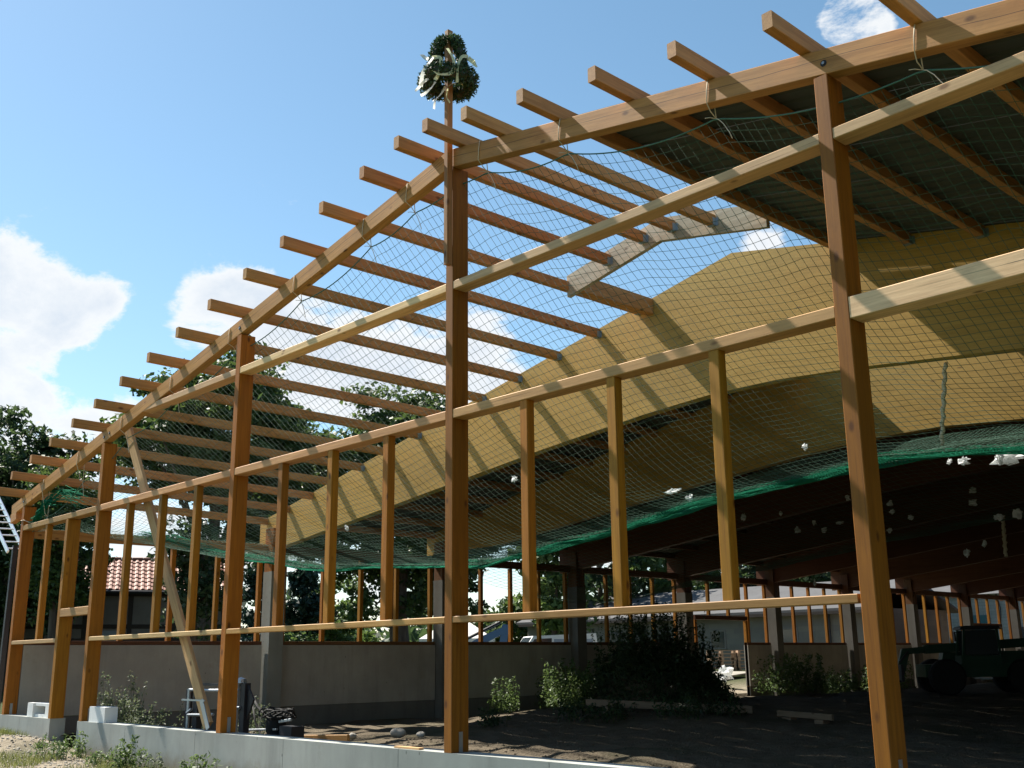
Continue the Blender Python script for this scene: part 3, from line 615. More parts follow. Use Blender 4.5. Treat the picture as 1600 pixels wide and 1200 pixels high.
RB = [([(-.42, -.1, .50), (-.33, -.2, .38), (-.25, -.32, .30), (-.38, -.30, .12), (-.42, -.3, -.12)], .045, 'ribbon_white'), ([(-.25, -.32, .33), (-.12, -.36, .28), (-.14, -.40, .05), (-.20, -.42, -.10)], .04, 'ribbon'),
      ([(-.02, -.40, .42), (.08, -.40, .22), (.05, -.44, .02), (-.14, -.44, -.02), (-.22, -.42, .05)], .045, 'ribbon'), ([(.30, -.25, .36), (.20, -.38, .30), (.14, -.40, .12), (.13, -.4, -.12)], .035, 'ribbon'),
      ([(.30, -.25, .36), (.38, -.2, .30), (.44, -.18, .24)], .05, 'ribbon'), ([(-.3, -.3, .0), (-.42, -.3, -.10), (-.50, -.28, -.20)], .03, 'ribbon_white'), ([(-.2, -.32, -.06), (-.28, -.34, -.20), (-.42, -.3, -.27)], .03, 'ribbon_white'),
      ([(-.05, -.12, -.04), (-.12, -.2, -.2), (-.2, -.22, -.32), (-.22, -.22, -.44)], .025, 'ribbon_white'), ([(.0, -.06, -.02), (-.03, -.07, -.15), (.02, -.07, -.28)], .018, 'ribbon'), ([(.0, -.06, .0), (.12, -.1, .04), (.22, -.15, -.03)], .02, 'ribbon'), ([(.02, -.02, .8), (.0, -.04, .9), (.05, -.03, .86)], .04, 'ribbon')]
for pts, wd, m in RB: ribbon([(x*.68-y*.77, x*.73+y*.64, z) for x, y, z in pts], wd*1.35, m)

# ------------------------------------------------------------------ white scraps caught in the nets
def scrap(p, s, label, stretch=(1, 1, 1)):
    V = []; F = []; n, k = 7, 9
    for i in range(n+1):
        for j in range(k):
            th = math.pi*i/n; ph = 2*math.pi*j/k; r = s*(.42+.75*random.random()**1.5+.15*math.sin(3*ph+i)); V.append((r*math.sin(th)*math.cos(ph)*stretch[0], r*math.sin(th)*math.sin(ph)*stretch[1], r*math.cos(th)*stretch[2]))
    for i in range(n):
        for j in range(k): F.append((i*k+j, i*k+(j+1) % k, (i+1)*k+(j+1) % k, (i+1)*k+j))
    o = MB().add(V, F).build('plastic_scrap', 'white_plastic'); o.location = p; tag(o, label, 'plastic scrap', 'white plastic scraps caught in the nets'); return o
def along(u, v, y):
    d = Vector(F_+R_*((u-800)/1672.66)+U_*((600-v)/1672.66)); t = (y-CAM.y)/d.y; return CAM+d*t
for u, v, y, s, lab, st in [
    (804, 748, 4.8, .065, 'round white plastic scrap in the net just right of the middle post', (1, 1, 1)), (542, 825, 4.8, .06, 'crumpled white scrap in the net below the beam, left of the middle post', (1, 1, 1)),
    (443, 852, 4.8, .06, 'pale scrap at the net border right of the second tall post', (1.2, 1, 1)), (320, 817, 2.5, .05, 'bluish white scrap in the net near the slanting brace', (1.3, 1, .8)),
    (1050, 768, 5.6, .075, 'long wispy white scrap on the net border between two studs', (2.6, 1, .6)), (1078, 779, 5.6, .06, 'torn white scrap just below the wispy one on the net border', (1.2, 1, 1.2)),
    (1258, 698, 4.8, .05, 'shiny round scrap in the net left of the tall right post', (1, 1, 1)), (1506, 720, 9, .075, 'white scrap under the green net border at the right', (1.5, 1, .9)), (1483, 721, 9, .05, 'dull small scrap beside a whiter one under the green net border', (1, 1, 1)),
    (1575, 715, 9, .15, 'large shiny white sheet of film caught at the right end of the net border', (2.2, 1, .7)), (1562, 716, 8.9, .07, 'small crumpled film at the left tip of the large sheet', (1, 1, 1.5)),
    (1520, 766, 15, .09, 'upper scrap of a close pair in the dark right of the tall post', (1.2, 1, .8)), (1520, 785, 15, .09, 'lower scrap of a close pair in the dark right of the tall post', (1.1, 1, .8)),
    (1391, 786, 15, .075, 'upper white scrap close behind the right edge of the tall right post', (1, 1, 1)), (1394, 800, 15, .075, 'lower white scrap close behind the right edge of the tall right post', (1.1, 1, .8)),
    (1423, 808, 15, .075, 'lone white scrap a little right of the pair behind the tall right post', (1.1, 1, .8)), (1325, 778, 14, .07, 'white scrap touching the left edge of the tall right post', (1, 1, 1)),
    (1561, 808, 15, .10, 'white scrap hanging low near the right edge of the picture', (1.3, 1, .7)), (1590, 802, 15, .11, 'biggest white scrap at the right edge of the picture', (1, 1, 1)), (1220, 802, 15, .06, 'dim scrap right of the fourth stud in the dark', (1, 1, 1)),
    (1245, 828, 16, .08, 'dim torn scrap low in the dark left of the tall right post', (1.2, 1, 1)), (1272, 817, 16, .06, 'small dim scrap above the torn ones left of the tall right post', (1, 1, 1)), (1288, 828, 16, .08, 'dim scrap beside the long flat one left of the tall right post', (1.1, 1, .9)),
    (1312, 817, 16, .07, 'long flat dim scrap left of the tall right post', (1.9, 1, .6)), (1390, 829, 16, .07, 'dim scrap lowest behind the tall right post', (1, 1, .9)), (1538, 850, 17, .08, 'small upright scrap low in the dark at the right', (.7, 1, 1.1)), (1511, 864, 17, .09, 'dim teardrop scrap low in the dark right of the tall post', (.9, 1, 1.2)),
    (1273, 911, 22, .09, 'bright white scrap just above the sill rail in the dark', (.6, .6, 1.4)), (1162, 808, 14, .07, 'torn pale scrap near the top of the fourth stud in the dark', (1, 1, 1.4))]:
    scrap(along(u, v, y), s, lab, st)

# ------------------------------------------------------------------ small things on and behind the plinth
nb = thing('notched_block', 'white aerated block with a square notch standing on the left plinth wall', 'block', (-12.05, .13, .692))
MB().box((-.58, -.10, 0), (-.30, .12, .25)).build('block_end', M['block'], nb)
b_ = MB().box((-.298, -.06, .20), (.22, .12, .25)); b_.box((-.298, -.06, 0), (.22, .12, .05)); b_.box((.22, -.06, 0), (.45, .12, .25)); b_.build('block_frame', M['block'], nb)
tag(MB().box((-9.66, .02, .692), (-9.02, .24, .94)).build('aerated_block', 'block'), 'plain white aerated block on the plinth wall beside the second tall post', 'block')
tag(MB().box((-1.05, .03, .692), (-.60, .10, .712)).build('wood_offcut', 'board'), 'short thin wooden offcut lying on the plinth wall left of the middle post', 'wood offcut')
fr = thing('steel_frame', 'galvanised tube frame standing behind the plinth at the foot of the brace', 'frame', (-7.2, 1.0, .35))
def fpart(nm, m, fn): b = MB(); fn(b); return b.build(nm, m, fr)
fpart('dark_post', 'steel_dark', lambda b: b.box((-.86, -.04, 0), (-.76, .04, .86))); fpart('dark_post', 'steel_dark', lambda b: b.box((-.56, -.05, 0), (-.42, .05, .90)))
fpart('tube_post', 'galv', lambda b: b.cyl((-.70, -.06, 0), (-.70, -.06, .88), .028, 10)); fpart('tube_post', 'galv', lambda b: b.cyl((.90, -.06, .0), (.90, -.06, 1.0), .03, 10))
fpart('top_tube', 'galv', lambda b: b.tube([(-.72, -.06, .86), (.1, -.06, .86), (.95, -.06, .88)], .022, 8)); fpart('top_bar', 'steel_dark', lambda b: b.box((-.5, -.02, .93), (.9, .02, .97)))
fpart('bent_tube', 'galv', lambda b: b.tube([(-.55, -.08, .56), (-.66, -.10, .50), (-.62, -.1, .47), (-.2, -.1, .48), (.24, -.1, .50)], .022, 8))
fpart('dark_post', 'steel_dark', lambda b: b.box((.96, -.05, 0), (1.10, .05, .98))); fpart('gusset', 'steel_dark', lambda b: b.poly([(1.10, -.01, .95), (1.30, -.01, .74), (1.12, -.01, .45)], (0, .03, 0)))
fpart('clamp', 'galv', lambda b: (b.cyl((.78, -.07, .62), (1.0, -.07, .62), .022, 8), b.cyl((.88, -.12, .62), (.88, -.02, .62), .04, 10)))
fpart('chain', 'steel_dark', lambda b: [b.cyl((.80, -.08, .15+.06*i), (.80, -.08, .19+.06*i), .018, 6) for i in range(14)])
fpart('head_bolt', 'galv', lambda b: b.lathe([(.0, 0), (.09, .0), (.08, .06), (.0, .09)], (.93, -.03, .98), 12))
mo = thing('hydraulic_unit', 'black hydraulic motor unit with a bundle of hoses behind the plinth', 'machine', (-5.55, 1.25, .38))
MB().box((-.20, -.12, .0), (.14, .12, .22)).build('motor_foot', 'steel_dark', mo); MB().lathe([(.13, 0), (.15, .03), (.15, .20), (.11, .24)], (-.1, 0, .22), 16).build('motor_body', 'rubber', mo, True)
MB().box((.16, -.1, .0), (.50, .12, .34)).build('oil_box', 'steel_dark', mo); MB().bar((-.95, -.1, .24), (.1, -.1, .29), .03, .03).build('lever_bar', 'galv', mo); MB().bar((.16, -.1, .40), (.52, -.12, .44), .03, .04).build('handle', 'galv', mo)
for i in range(7):
    c = rng.normal(0, .04, 3); a0 = rng.uniform(0, 6); MB().tube([(-.02+c[0]+(.22+.03*i)*math.cos(a0+t), c[1]+(.13+.01*i)*math.sin(a0+t), .50+c[2]+.06*math.sin(2*t+i)) for t in np.linspace(0, 5.2, 22)], .013, 6).build('hose', 'rubber', mo, True)
MB().tube([(-1.0, .1, .72), (-.75, .05, .58), (-.5, .05, .46), (-.25, 0, .42)], .022, 6).build('hose', 'rubber', mo, True); MB().tube([(-1.0, .1, .62), (-.8, .05, .35), (-.6, .05, .15), (-.3, 0, .10)], .016, 6).build('hose', 'rubber', mo, True)
o = timber('orange_plank', (-6.3, 2.0, .46), (-4.9, 2.05, .52), .05, .10, 'purlin', None); tag(o, 'short reddish plank on edge lying behind the black hydraulic unit', 'plank')
def rock(p, s, lab, st=(1.2, 1, .7)):
    V = []; F = []; n, k = 8, 12; ph = rng.uniform(0, 6, 4)
    for i in range(n+1):
        for j in range(k):
            a, b = math.pi*i/n, 2*math.pi*j/k; r = s*(1+.14*math.sin(2*b+ph[0]+a)+.10*math.sin(3*b+ph[1])*math.sin(2*a+ph[2])); V.append((r*math.sin(a)*math.cos(b)*st[0], r*math.sin(a)*math.sin(b)*st[1], r*math.cos(a)*st[2]))
    for i in range(n):
        for j in range(k): F.append((i*k+j, (i+1)*k+j, (i+1)*k+(j+1) % k, i*k+(j+1) % k))
    o = MB().add(V, F).build('rock', 'stone', None, True); o.location = p; tag(o, lab, 'rock')
rock((-8.4, 5.6, .27), .13, 'rounded pale rock on the soil left of the middle post'); rock((-8.0, 5.85, .24), .08, 'smaller darker rock right of the rounded pale rock'); rock((-8.5, 4.6, .26), .085, 'low rock near the end of the reddish plank')
o = timber('long_plank', (-8.9, 11.45, .63), (-5.3, 12.95, .50), .06, .16, 'old_board', None); tag(o, 'long brown plank lying across the soil in front of the overgrown heap', 'plank')
o = timber('long_plank', (-4.55, 12.8, .46), (-3.0, 12.4, .43), .06, .12, 'old_board', None); tag(o, 'shorter brown plank end lying to the right of the long plank', 'plank')
for i_, q in enumerate(((-8.4, 11.66, .60), (-5.8, 12.74, .52), (-4.2, 12.7, .425), (-3.3, 12.48, .41))):
    g0 = float(g_in(q[0], q[1])); tag(MB().box((q[0]-.1, q[1]-.12, g0-.05), (q[0]+.1, q[1]+.12, q[2]-.035)).build('timber_block', 'old_board'), 'short wooden block under the '+('left end of the long plank', 'right end of the long plank', 'left end of the shorter plank', 'right end of the shorter plank')[i_], 'block')
bag = scrap((-15.6, 26.0, 1.0), .36, 'white plastic sack lying on the grass beyond the side doorway', (1.1, .9, .75)); bag.name = 'white_sack'; bag['category'] = 'sack'; del bag['group']
s2 = MB().poly([(-10.95, .62, .27), (-10.45, .62, .40), (-10.25, .75, .30), (-10.85, .80, .18)], (0, .5, .04)).build('plastic_sheet', 'white_plastic'); tag(s2, 'crumpled white plastic lying in the door gap of the plinth wall', 'plastic sheet')

# ------------------------------------------------------------------ vegetation
def leaf_cloud(name, cen, nrm, size, m, parent, aspect=.55):
    n = len(cen); r = rng.normal(0, 1, (n, 3)); d = nrm+.9*r; d /= np.linalg.norm(d, axis=1, keepdims=True)+1e-9
    a = np.cross(d, rng.normal(0, 1, (n, 3))); a /= np.linalg.norm(a, axis=1, keepdims=True)+1e-9; b = np.cross(d, a); s = (size*rng.uniform(.6, 1.35, n))[:, None]
    q = np.stack([cen-a*s, cen-b*s*aspect+d*s*.12, cen+a*s, cen+b*s*aspect+d*s*.12], 1).reshape(-1, 3)
    return np_mesh(name, q, np.arange(n*4).reshape(-1, 4), m, parent)
def tree(name, base, h, rx, ry, zc, rz, nclump, nleaf, size, m, label, lean=(0, 0), seed=0, cat='tree', clump_r=.75, conical=False, trunk_r=.28):
    r = np.random.default_rng(seed+11); global rng; rng = r
    o = thing(name, label, cat, base)
    C = []
    while len(C) < nclump:
        p = r.normal(0, 1, 3); p /= np.linalg.norm(p); rad = r.uniform(.2, 1.0)**.5*.93; q = p*rad*np.array([rx, ry, rz])
        if conical: t = (q[2]+rz)/(2*rz); q[:2] *= max(.08, 1.05-t)*1.15
        q = q*(1+.16*math.sin(3*math.atan2(p[1], p[0])+seed)+.10*math.sin(5*p[2]+seed)); q[2] += zc; q[0] += lean[0]*q[2]; q[1] += lean[1]*q[2]
        if q[2] > .4: C.append(q)
    C = np.array(C); cr = clump_r*r.uniform(.6, 1.3, len(C)); k = r.integers(0, len(C), nleaf)
    d = r.normal(0, 1, (nleaf, 3)); d /= np.linalg.norm(d, axis=1, keepdims=True); rr = (r.uniform(0, 1, nleaf)**.5*cr[k])[:, None]; P = C[k]+d*rr*np.array([1, 1, .62])
    leaf_cloud('crown', P, d*.5+np.array([0, 0, .8]), size, m, o)
    tz = zc+rz*.35; tp = [(lean[0]*z+.08*math.sin(z*1.3+seed), lean[1]*z+.08*math.cos(z*1.1), z) for z in np.linspace(-.3, tz, 9)]
    MB().tube(tp, trunk_r, 9, trunk_r*.25).build('trunk', 'bark', o, True)
    for i in range(0 if conical else 9):
        q = C[r.integers(0, len(C))]; z0 = tz*r.uniform(.35, .85); s = Vector((lean[0]*z0, lean[1]*z0, z0)); e = Vector(q); md = s.lerp(e, .5)+Vector((0, 0, .25)); MB().tube([s, s.lerp(md, .6), md, e], trunk_r*.32, 6, .03).build('branch', 'bark', o, True)
    return o
def at(u, d, z=None):     # real-world place of something seen in direction u (column) d metres away
    q = F_+R_*((u-800)/1672.66)+U_*((600-1029)/1672.66); h = math.hypot(q.x, q.y); p = (CAM.x+q.x*d/h, CAM.y+q.y*d/h); return (p[0], p[1], float(g_out(p[0], p[1])) if z is None else z)
tree('chestnut_tree', at(625, 38.5), 11.5, 4.0, 4.2, 6.7, 4.3, 300, 42000, .12, 'leaf', 'large chestnut tree rising behind the side wall, left of the middle post', seed=1, trunk_r=.42)
tree('broadleaf_tree', at(320, 37), 10, 3.8, 3.4, 8.5, 2.8, 260, 38000, .115, 'leaf', 'wide dark tree behind the bare purlins, above the red tiled roof', seed=2, trunk_r=.33)
tree('broadleaf_tree', at(425, 46), 10.5, 2.7, 2.7, 7.6, 3.4, 180, 22000, .125, 'leaf', 'tree between the wide dark tree and the large chestnut', seed=3)
tree('broadleaf_tree', at(2, 42), 11, 2.7, 2.7, 5.4, 3.9, 200, 26000, .125, 'leaf_dark', 'tall dark tree at the left edge of the picture', seed=4)
tree('broadleaf_tree', at(78, 38), 7.5, 1.3, 1.3, 5.2, 2.6, 80, 9000, .10, 'leaf', 'smaller bushy tree behind the left end of the gable', seed=5, trunk_r=.16)
tree('broadleaf_tree', at(300, 33), 6, .9, .9, 4.0, 2.2, 40, 3000, .10, 'leaf_dark', 'low dark tree behind the slanting brace', seed=6, trunk_r=.2)
tree('conifer_tree', at(470, 70), 9, 2.0, 2.0, 4.0, 4.4, 80, 5200, .17, 'conifer', 'dark conifer far behind the gap right of the second tall post', seed=7, conical=True, clump_r=.6)
tree('conifer_tree', at(400, 66), 8, 2.0, 2.0, 3.6, 4.0, 70, 4200, .17, 'conifer', 'dark conifer behind the concrete column', seed=8, conical=True, clump_r=.6)
tree('broadleaf_tree', at(525, 74), 6, 3.2, 3.2, 3.2, 3.0, 60, 5000, .2, 'leaf_bright', 'pale green round tree far off, right of the dark conifer', seed=9)
tree('hedge_bush', at(450, 45), 2, 2.6, 1.2, .9, .9, 40, 3600, .12, 'leaf_bright', 'bright green hedge seen over the side wall beside the concrete column', seed=10, cat='bush', trunk_r=.06)
for i, (u, d, rx, zc, rz, m, lab) in enumerate([(870, 54, 2.0, 5.2, 4.3, 'leaf_bright', 'light leafy tree above the white van'), (940, 66, 4.0, 6.0, 5.0, 'leaf_dark', 'dark broad tree behind the long stone building'), (1010, 68, 3.2, 5.0, 4.0, 'leaf_bright', 'bright green tree behind the stone building, right of the dark broad one'), (1085, 70, 3.4, 5.0, 4.2, 'leaf', 'mid green tree behind the stone building near the fourth stud'), (1165, 70, 3.0, 5.2, 4.2, 'leaf_dark', 'dark tree behind the right part of the stone building')]):
    tree('broadleaf_tree', at(u, d), 9, rx, rx, zc, rz, 70, 5500, .2, m, lab, seed=20+i)
for i, (u, d, lab) in enumerate([(1235, 78, 'dark tree over the stone building roof, left of the tall right post'), (1310, 84, 'dark tree behind the stone building close to the tall right post'), (1440, 92, 'dark tree behind the brick building, right of the tall right post'), (1545, 95, 'dark tree behind the brick building at the right edge')]):
    tree('broadleaf_tree', at(u, d), 9, 3.8, 3.8, 5.6, 4.6, 70, 5500, .22, 'leaf_dark', lab, seed=40+i)
tree('broadleaf_tree', at(690, 62), 8, 2.4, 2.4, 5.2, 3.2, 50, 4000, .2, 'leaf_dark', 'dark tree half hidden behind the middle post', seed=31)
tree('broadleaf_tree', at(795, 78), 5, 3.4, 3, 2.6, 2.4, 50, 4200, .2, 'leaf', 'low tree line clump behind the blue excavator arm', seed=33)
rng = np.random.default_rng(99)
# distant wood closing the horizon
wv = []; wn = []
for i in range(1500):
    a = rng.uniform(-2.2, .2); d = rng.uniform(150, 220); wv.append((CAM.x+d*math.sin(a), CAM.y+d*math.cos(a), 1.0+rng.uniform(0, 1)**.7*(5.5+2*math.sin(a*17)+1.3*math.sin(a*41))))
wv = np.array(wv); P = np.repeat(wv, 8, 0)+rng.normal(0, 1.3, (12000, 3)); P[:, 2] = np.maximum(P[:, 2], .9)
o = leaf_cloud('distant_wood', P, np.tile([0, 0, .6], (12000, 1)), 1.1, 'leaf_dark', None); tag(o, 'distant dark green wood along the horizon behind the site', 'wood', None, 'stuff')
def weed(base, h, r, nst, label, m='weed', leaf=.035, name='weed_clump', cat='weed', group=None):
    o = thing(name, label, cat, base, 0, group); P = []; D = []; st = MB()
    for i in range(nst):
        a = rng.uniform(0, 6.28); rr = r*math.sqrt(rng.uniform(0, 1)); hh = h*rng.uniform(.45, 1.0); b = np.array([rr*math.cos(a), rr*math.sin(a), -.03]); tip = b+np.array([rng.normal(0, .12)*hh, rng.normal(0, .12)*hh, hh])
        st.tube([b, (b+tip)/2+np.array([rng.normal(0, .02), rng.normal(0, .02), 0]), tip], .006, 3, .002, cap=False)
        n = int(16+hh*30); t = rng.uniform(.08, 1, n)[:, None]; d = rng.normal(0, 1, (n, 3)); d[:, 2] = abs(d[:, 2])*.4; d /= np.linalg.norm(d, axis=1, keepdims=True)
        P.append(b+(tip-b)*t+d*leaf*1.6*(1.35-t)*1.6); D.append(d*.4+np.array([0, 0, .8]))
    st.build('stem', 'weed', o)['kind'] = 'stuff'; P = np.concatenate(P); leaf_cloud('foliage', P, np.concatenate(D), leaf, m, o, .38); return o
def gz(x, y): return float(g_in(x, y) if y > .15 and x > -14 else g_out(x, y))
for x, y, h, r, n, lab, m, lf in [
    (-9.5, -.45, .42, .40, 24, 'bushy dark green weed against the left end of the long plinth wall', 'weed', .035), (-7.1, -.35, .55, .20, 14, 'pointed weed standing alone before the long plinth, left of the tall post', 'weed', .04), (-8.15, -.32, .28, .25, 14, 'low weed tuft at the second joint of the long plinth', 'weed', .03),
    (-6.3, -.3, .40, .12, 8, 'thin greyish weed at the plinth joint below the frame', 'weed_grey', .026), (-5.05, -.32, .48, .26, 16, 'leafy weed before the plinth below the second tall post', 'weed', .038), (-4.35, -.3, .34, .16, 9, 'small weed right of the leafy weed before the plinth', 'weed', .03), (-3.5, -.3, .40, .12, 8, 'spindly weed at the plinth joint below the hydraulic unit', 'weed_grey', .026),
    (-2.2, -.35, .24, .2, 9, 'short weed at the plinth foot left of the middle post', 'weed', .028), (-12.55, -.35, .16, .1, 7, 'tiny weed sprouting from the pale sand below the left plinth', 'weed', .022),
    (-10.75, 1.0, 1.25, .34, 34, 'tall dusty weed standing in the door gap of the plinth wall', 'weed_grey', .032), (-11.9, 1.6, .9, .5, 24, 'dusty weed behind the notched block', 'weed_grey', .03), (-9.4, 1.1, .70, .45, 24, 'greyish flowering weed behind the plain white block', 'weed_grey', .03), (-8.9, 2.6, .85, .4, 22, 'bushy greyish weed by the side wall, left of the steel frame', 'weed_grey', .03), (-8.1, 1.2, .50, .3, 16, 'low weed at the left foot of the steel frame', 'weed_grey', .028),
    (-12.3, 11.9, .95, .35, 20, 'slender weeds in the sun at the side wall right of the middle post', 'weed', .045), (-11.2, 13.4, 1.35, .75, 60, 'dense bright weed clump at the side wall right of the middle post', 'weed', .05), (-12.6, 13.9, 1.2, .5, 24, 'taller thin weeds behind the dense bright weed clump', 'weed', .045),
    (-10.6, 22.6, 1.4, 1.0, 60, 'weed clump in front of the side doorway', 'weed', .06), (-10.0, 24.8, .9, .6, 26, 'low weeds right of the weed clump at the doorway', 'weed', .05), (-10.9, 29.2, 1.1, .9, 40, 'sunlit weeds at the side wall left of the tall right post', 'weed', .06), (-11.7, 27.0, .9, .5, 20, 'thin weeds at the side wall between the doorway and the tall right post', 'weed', .05),
    (-7.6, 10.4, .5, .9, 34, 'low shaded weeds on the soil in front of the overgrown heap', 'leaf_dark', .05), (-5.6, 11.4, .55, 1.0, 36, 'low shaded weeds right of the overgrown heap', 'leaf_dark', .05), (-8.7, 8.3, .4, .4, 14, 'small shaded weed near the middle of the side wall', 'leaf_dark', .045)]:
    weed((x, y, gz(x, y)), h, r, n, lab, m, lf)
# grass before the plinth
n = 16000; gx = rng.uniform(-15, -2.2, n); gy = -.12-abs(rng.normal(0, 1.0, n)); keep = (vnoise(gx, gy, .9, 12)+.5*np.exp(-((gy+.25)/.35)**2)*(gx > -10) > .55) | ((gy > -.4) & (gx > -9.5) & (rng.uniform(0, 1, n) > .7)); gx, gy = gx[keep], gy[keep]; n = len(gx)
P = np.stack([gx, gy, g_out(gx, gy)], -1); a = rng.uniform(0, 6.28, n); hh = rng.uniform(.05, .16, n)[:, None]; s = np.stack([np.cos(a), np.sin(a), 0*a], -1)*.006; tip = np.stack([rng.normal(0, .35, n), rng.normal(0, .35, n), np.ones(n)], -1)*hh
q = np.stack([P-s, P+s, P+tip], 1).reshape(-1, 3); o = np_mesh('grass', q, np.arange(n*3).reshape(-1, 3), 'grass'); tag(o, 'dry green grass growing in patches before the plinth wall', 'grass', None, 'stuff')
# gravel and clods
def pebbles(name, n, fx, fy, gfun, smin, smax, m, label):
    x, y = fx(n), fy(n); z = gfun(x, y); s = rng.uniform(smin, smax, n)
    base = np.array([(1, 0, 0), (-1, 0, 0), (0, 1, 0), (0, -1, 0), (0, 0, 1), (0, 0, -1)], float); fc = np.array([(0, 2, 4), (2, 1, 4), (1, 3, 4), (3, 0, 4), (2, 0, 5), (1, 2, 5), (3, 1, 5), (0, 3, 5)])
    V = (base[None]*rng.uniform(.6, 1.3, (n, 6, 1))*s[:, None, None]*np.array([1.1, 1, .7])+np.stack([x, y, z], -1)[:, None]).reshape(-1, 3); F = (fc[None]+(np.arange(n)*6)[:, None, None]).reshape(-1, 3)
    o = np_mesh(name, V, F, m); tag(o, label, 'gravel', None, 'stuff')
pebbles('gravel', 2600, lambda n: rng.uniform(-14.5, -3, n), lambda n: -.1-abs(rng.normal(0, .9, n)), g_out, .008, .035, 'sandheap', 'pale gravel and crumbs of mortar on the sandy ground before the plinth')
pebbles('soil_clods', 4200, lambda n: rng.uniform(-8, 5, n), lambda n: .3+abs(rng.normal(0, 2.6, n)), g_in, .012, .05, 'soil', 'dry clods of earth on the hall floor behind the plinth')
# overgrown soil heap in the hall
hp = thing('soil_heap', 'dark overgrown heap of earth and shrubs inside the hall beside the side doorway', 'soil heap', (-10.0, 15.3, .25))
hp.scale = (1.07, 1.07, 1.08)
def heapmesh():
    V = []; F = []; n, k = 14, 36
    for i in range(n+1):
        t = i/n
        for j in range(k):
            a = 2*math.pi*j/k; r = 1.75*(1-t**2.6)**.5*(1+.08*math.sin(3*a)+.05*math.sin(7*a+t*4)); V.append((r*math.cos(a)*.95, r*math.sin(a), 1.15*t-.1+.05*math.sin(5*a+t*3)))
    for i in range(n):
        for j in range(k): F.append((i*k+j, i*k+(j+1) % k, (i+1)*k+(j+1) % k, (i+1)*k+j))
    return MB().add(V, F)
heapmesh().build('heap_body', 'soil', hp, True)
P = []; D = []
for i in range(260):
    a = rng.uniform(0, 6.28); r = 1.55*math.sqrt(rng.uniform(0, 1)); b = np.array([r*math.cos(a), r*math.sin(a), 1.1*(1-(r/1.75)**2.2)**.45]); hh = rng.uniform(.5, 1.15)*(1.45 if .3 < abs(r*math.cos(a-2.4)) < 1.3 else .6); tip = b+np.array([rng.normal(0, .12), rng.normal(0, .12), hh]); n = 46; t = rng.uniform(0, 1, n)[:, None]; d = rng.normal(0, 1, (n, 3)); P.append(b+(tip-b)*t+d*.06*(1.2-t)); D.append(d*.3+np.array([0, 0, .6]))
for i in range(1300):
    a = rng.uniform(0, 6.28); zz = rng.uniform(0.0, 1.12)**1.0; t = min(.999, (zz+.1)/1.25); r = 1.78*max(.05, 1-t**2.6)**.5; c = np.array([r*math.cos(a)*.95, r*math.sin(a), zz]); P.append(c+np.array([math.cos(a), math.sin(a), .2])*rng.uniform(0, .22)+rng.normal(0, .08, (10, 3))); D.append(np.tile([math.cos(a), math.sin(a), .3], (10, 1)))
leaf_cloud('heap_weeds', np.concatenate(P), np.concatenate(D), .05, 'leaf_dark', hp, .4)

# ------------------------------------------------------------------ telehandler in the dark hall
th = thing('telehandler', 'dark green telehandler parked deep inside the hall, boom pointing left', 'telehandler', (-6.2, 26.1, float(g_in(-6.2, 26.1))), math.atan2(-.62, -.78))
th.scale = (.95, .95, .95)
def tp(nm, m, fn, par=None, sm=False): b = MB(); fn(b); return b.build(nm, m, par or th, sm)
tp('chassis', 'machine_green', lambda b: (b.box((-1.9, -.75, .55), (1.75, .75, .95)), b.box((-1.9, -.35, .95), (-.6, .72, 1.35))))
tp('bonnet', 'machine_green', lambda b: b.poly([(-1.0, -.95, .95), (1.0, -.95, .95), (.9, -.95, 1.32), (-.9, -.95, 1.36)], (0, .55, 0)))
cab = tp('cab', 'machine_green', lambda b: [b.bar(p, q, .07, .07) for p, q in (((.62, .10, .95), (.50, .10, 2.02)), ((.62, .92, .95), (.50, .92, 2.02)), ((-.55, .10, .95), (-.50, .10, 2.02)), ((-.55, .92, .95), (-.50, .92, 2.02)), ((.05, .92, .95), (.05, .92, 2.02)), ((.05, .10, .95), (.05, .10, 2.02)))]+[b.box((-.60, .08, .95), (.66, .94, 1.22))])
tp('cab_roof', 'steel_dark', lambda b: b.poly([(-.62, .04, 2.02), (.62, .04, 2.02), (.60, .04, 2.10), (.45, .04, 2.14), (-.55, .04, 2.14)], (0, .94, 0)), cab)
for y in (.115, .905): tp('cab_window', 'glass', lambda b: b.box((-.48, y-.004, 1.24), (.50, y+.004, 2.0)), cab)
tp('boom', 'machine_green', lambda b: (b.bar((-1.75, -.12, 1.62), (1.55, -.12, 1.42), .30, .28), b.bar((1.5, -.12, 1.42), (2.25, -.12, 1.36), .22, .20), b.bar((2.15, -.12, 1.40), (2.40, -.12, .62), .24, .26)))
tp('fork_carriage', 'steel_dark', lambda b: (b.box((2.36, -.65, .42), (2.44, .45, .95)), b.box((2.44, -.50, .40), (3.35, -.38, .46)), b.box((2.44, .18, .40), (3.35, .30, .46)), b.bar((2.40, .05, 1.02), (2.10, .05, 1.36), .06, .06)))
for x, y in ((1.15, -.92), (1.15, .92), (-1.25, -.92), (-1.25, .92)):
    wh = tp('wheel', 'rubber', lambda b: b.lathe([(.25, -.19), (.50, -.19), (.56, -.12), (.56, .12), (.50, .19), (.25, .19)], (x, y, .56), 24, 'y'), None, False)
    tp('wheel_rim', 'white_paint', lambda b: b.lathe([(.05, -.06), (.24, -.10), (.25, .10), (.05, .06)], (x, y, .56), 16, 'y'), wh)
tp('mirror', 'steel_dark', lambda b: (b.bar((.6, .95, 1.9), (.85, 1.1, 1.95), .02, .02), b.box((.82, 1.05, 1.65), (.86, 1.2, 1.95))))
tp('step', 'galv', lambda b: b.box((-.2, .76, .5), (.35, 1.0, .54)))

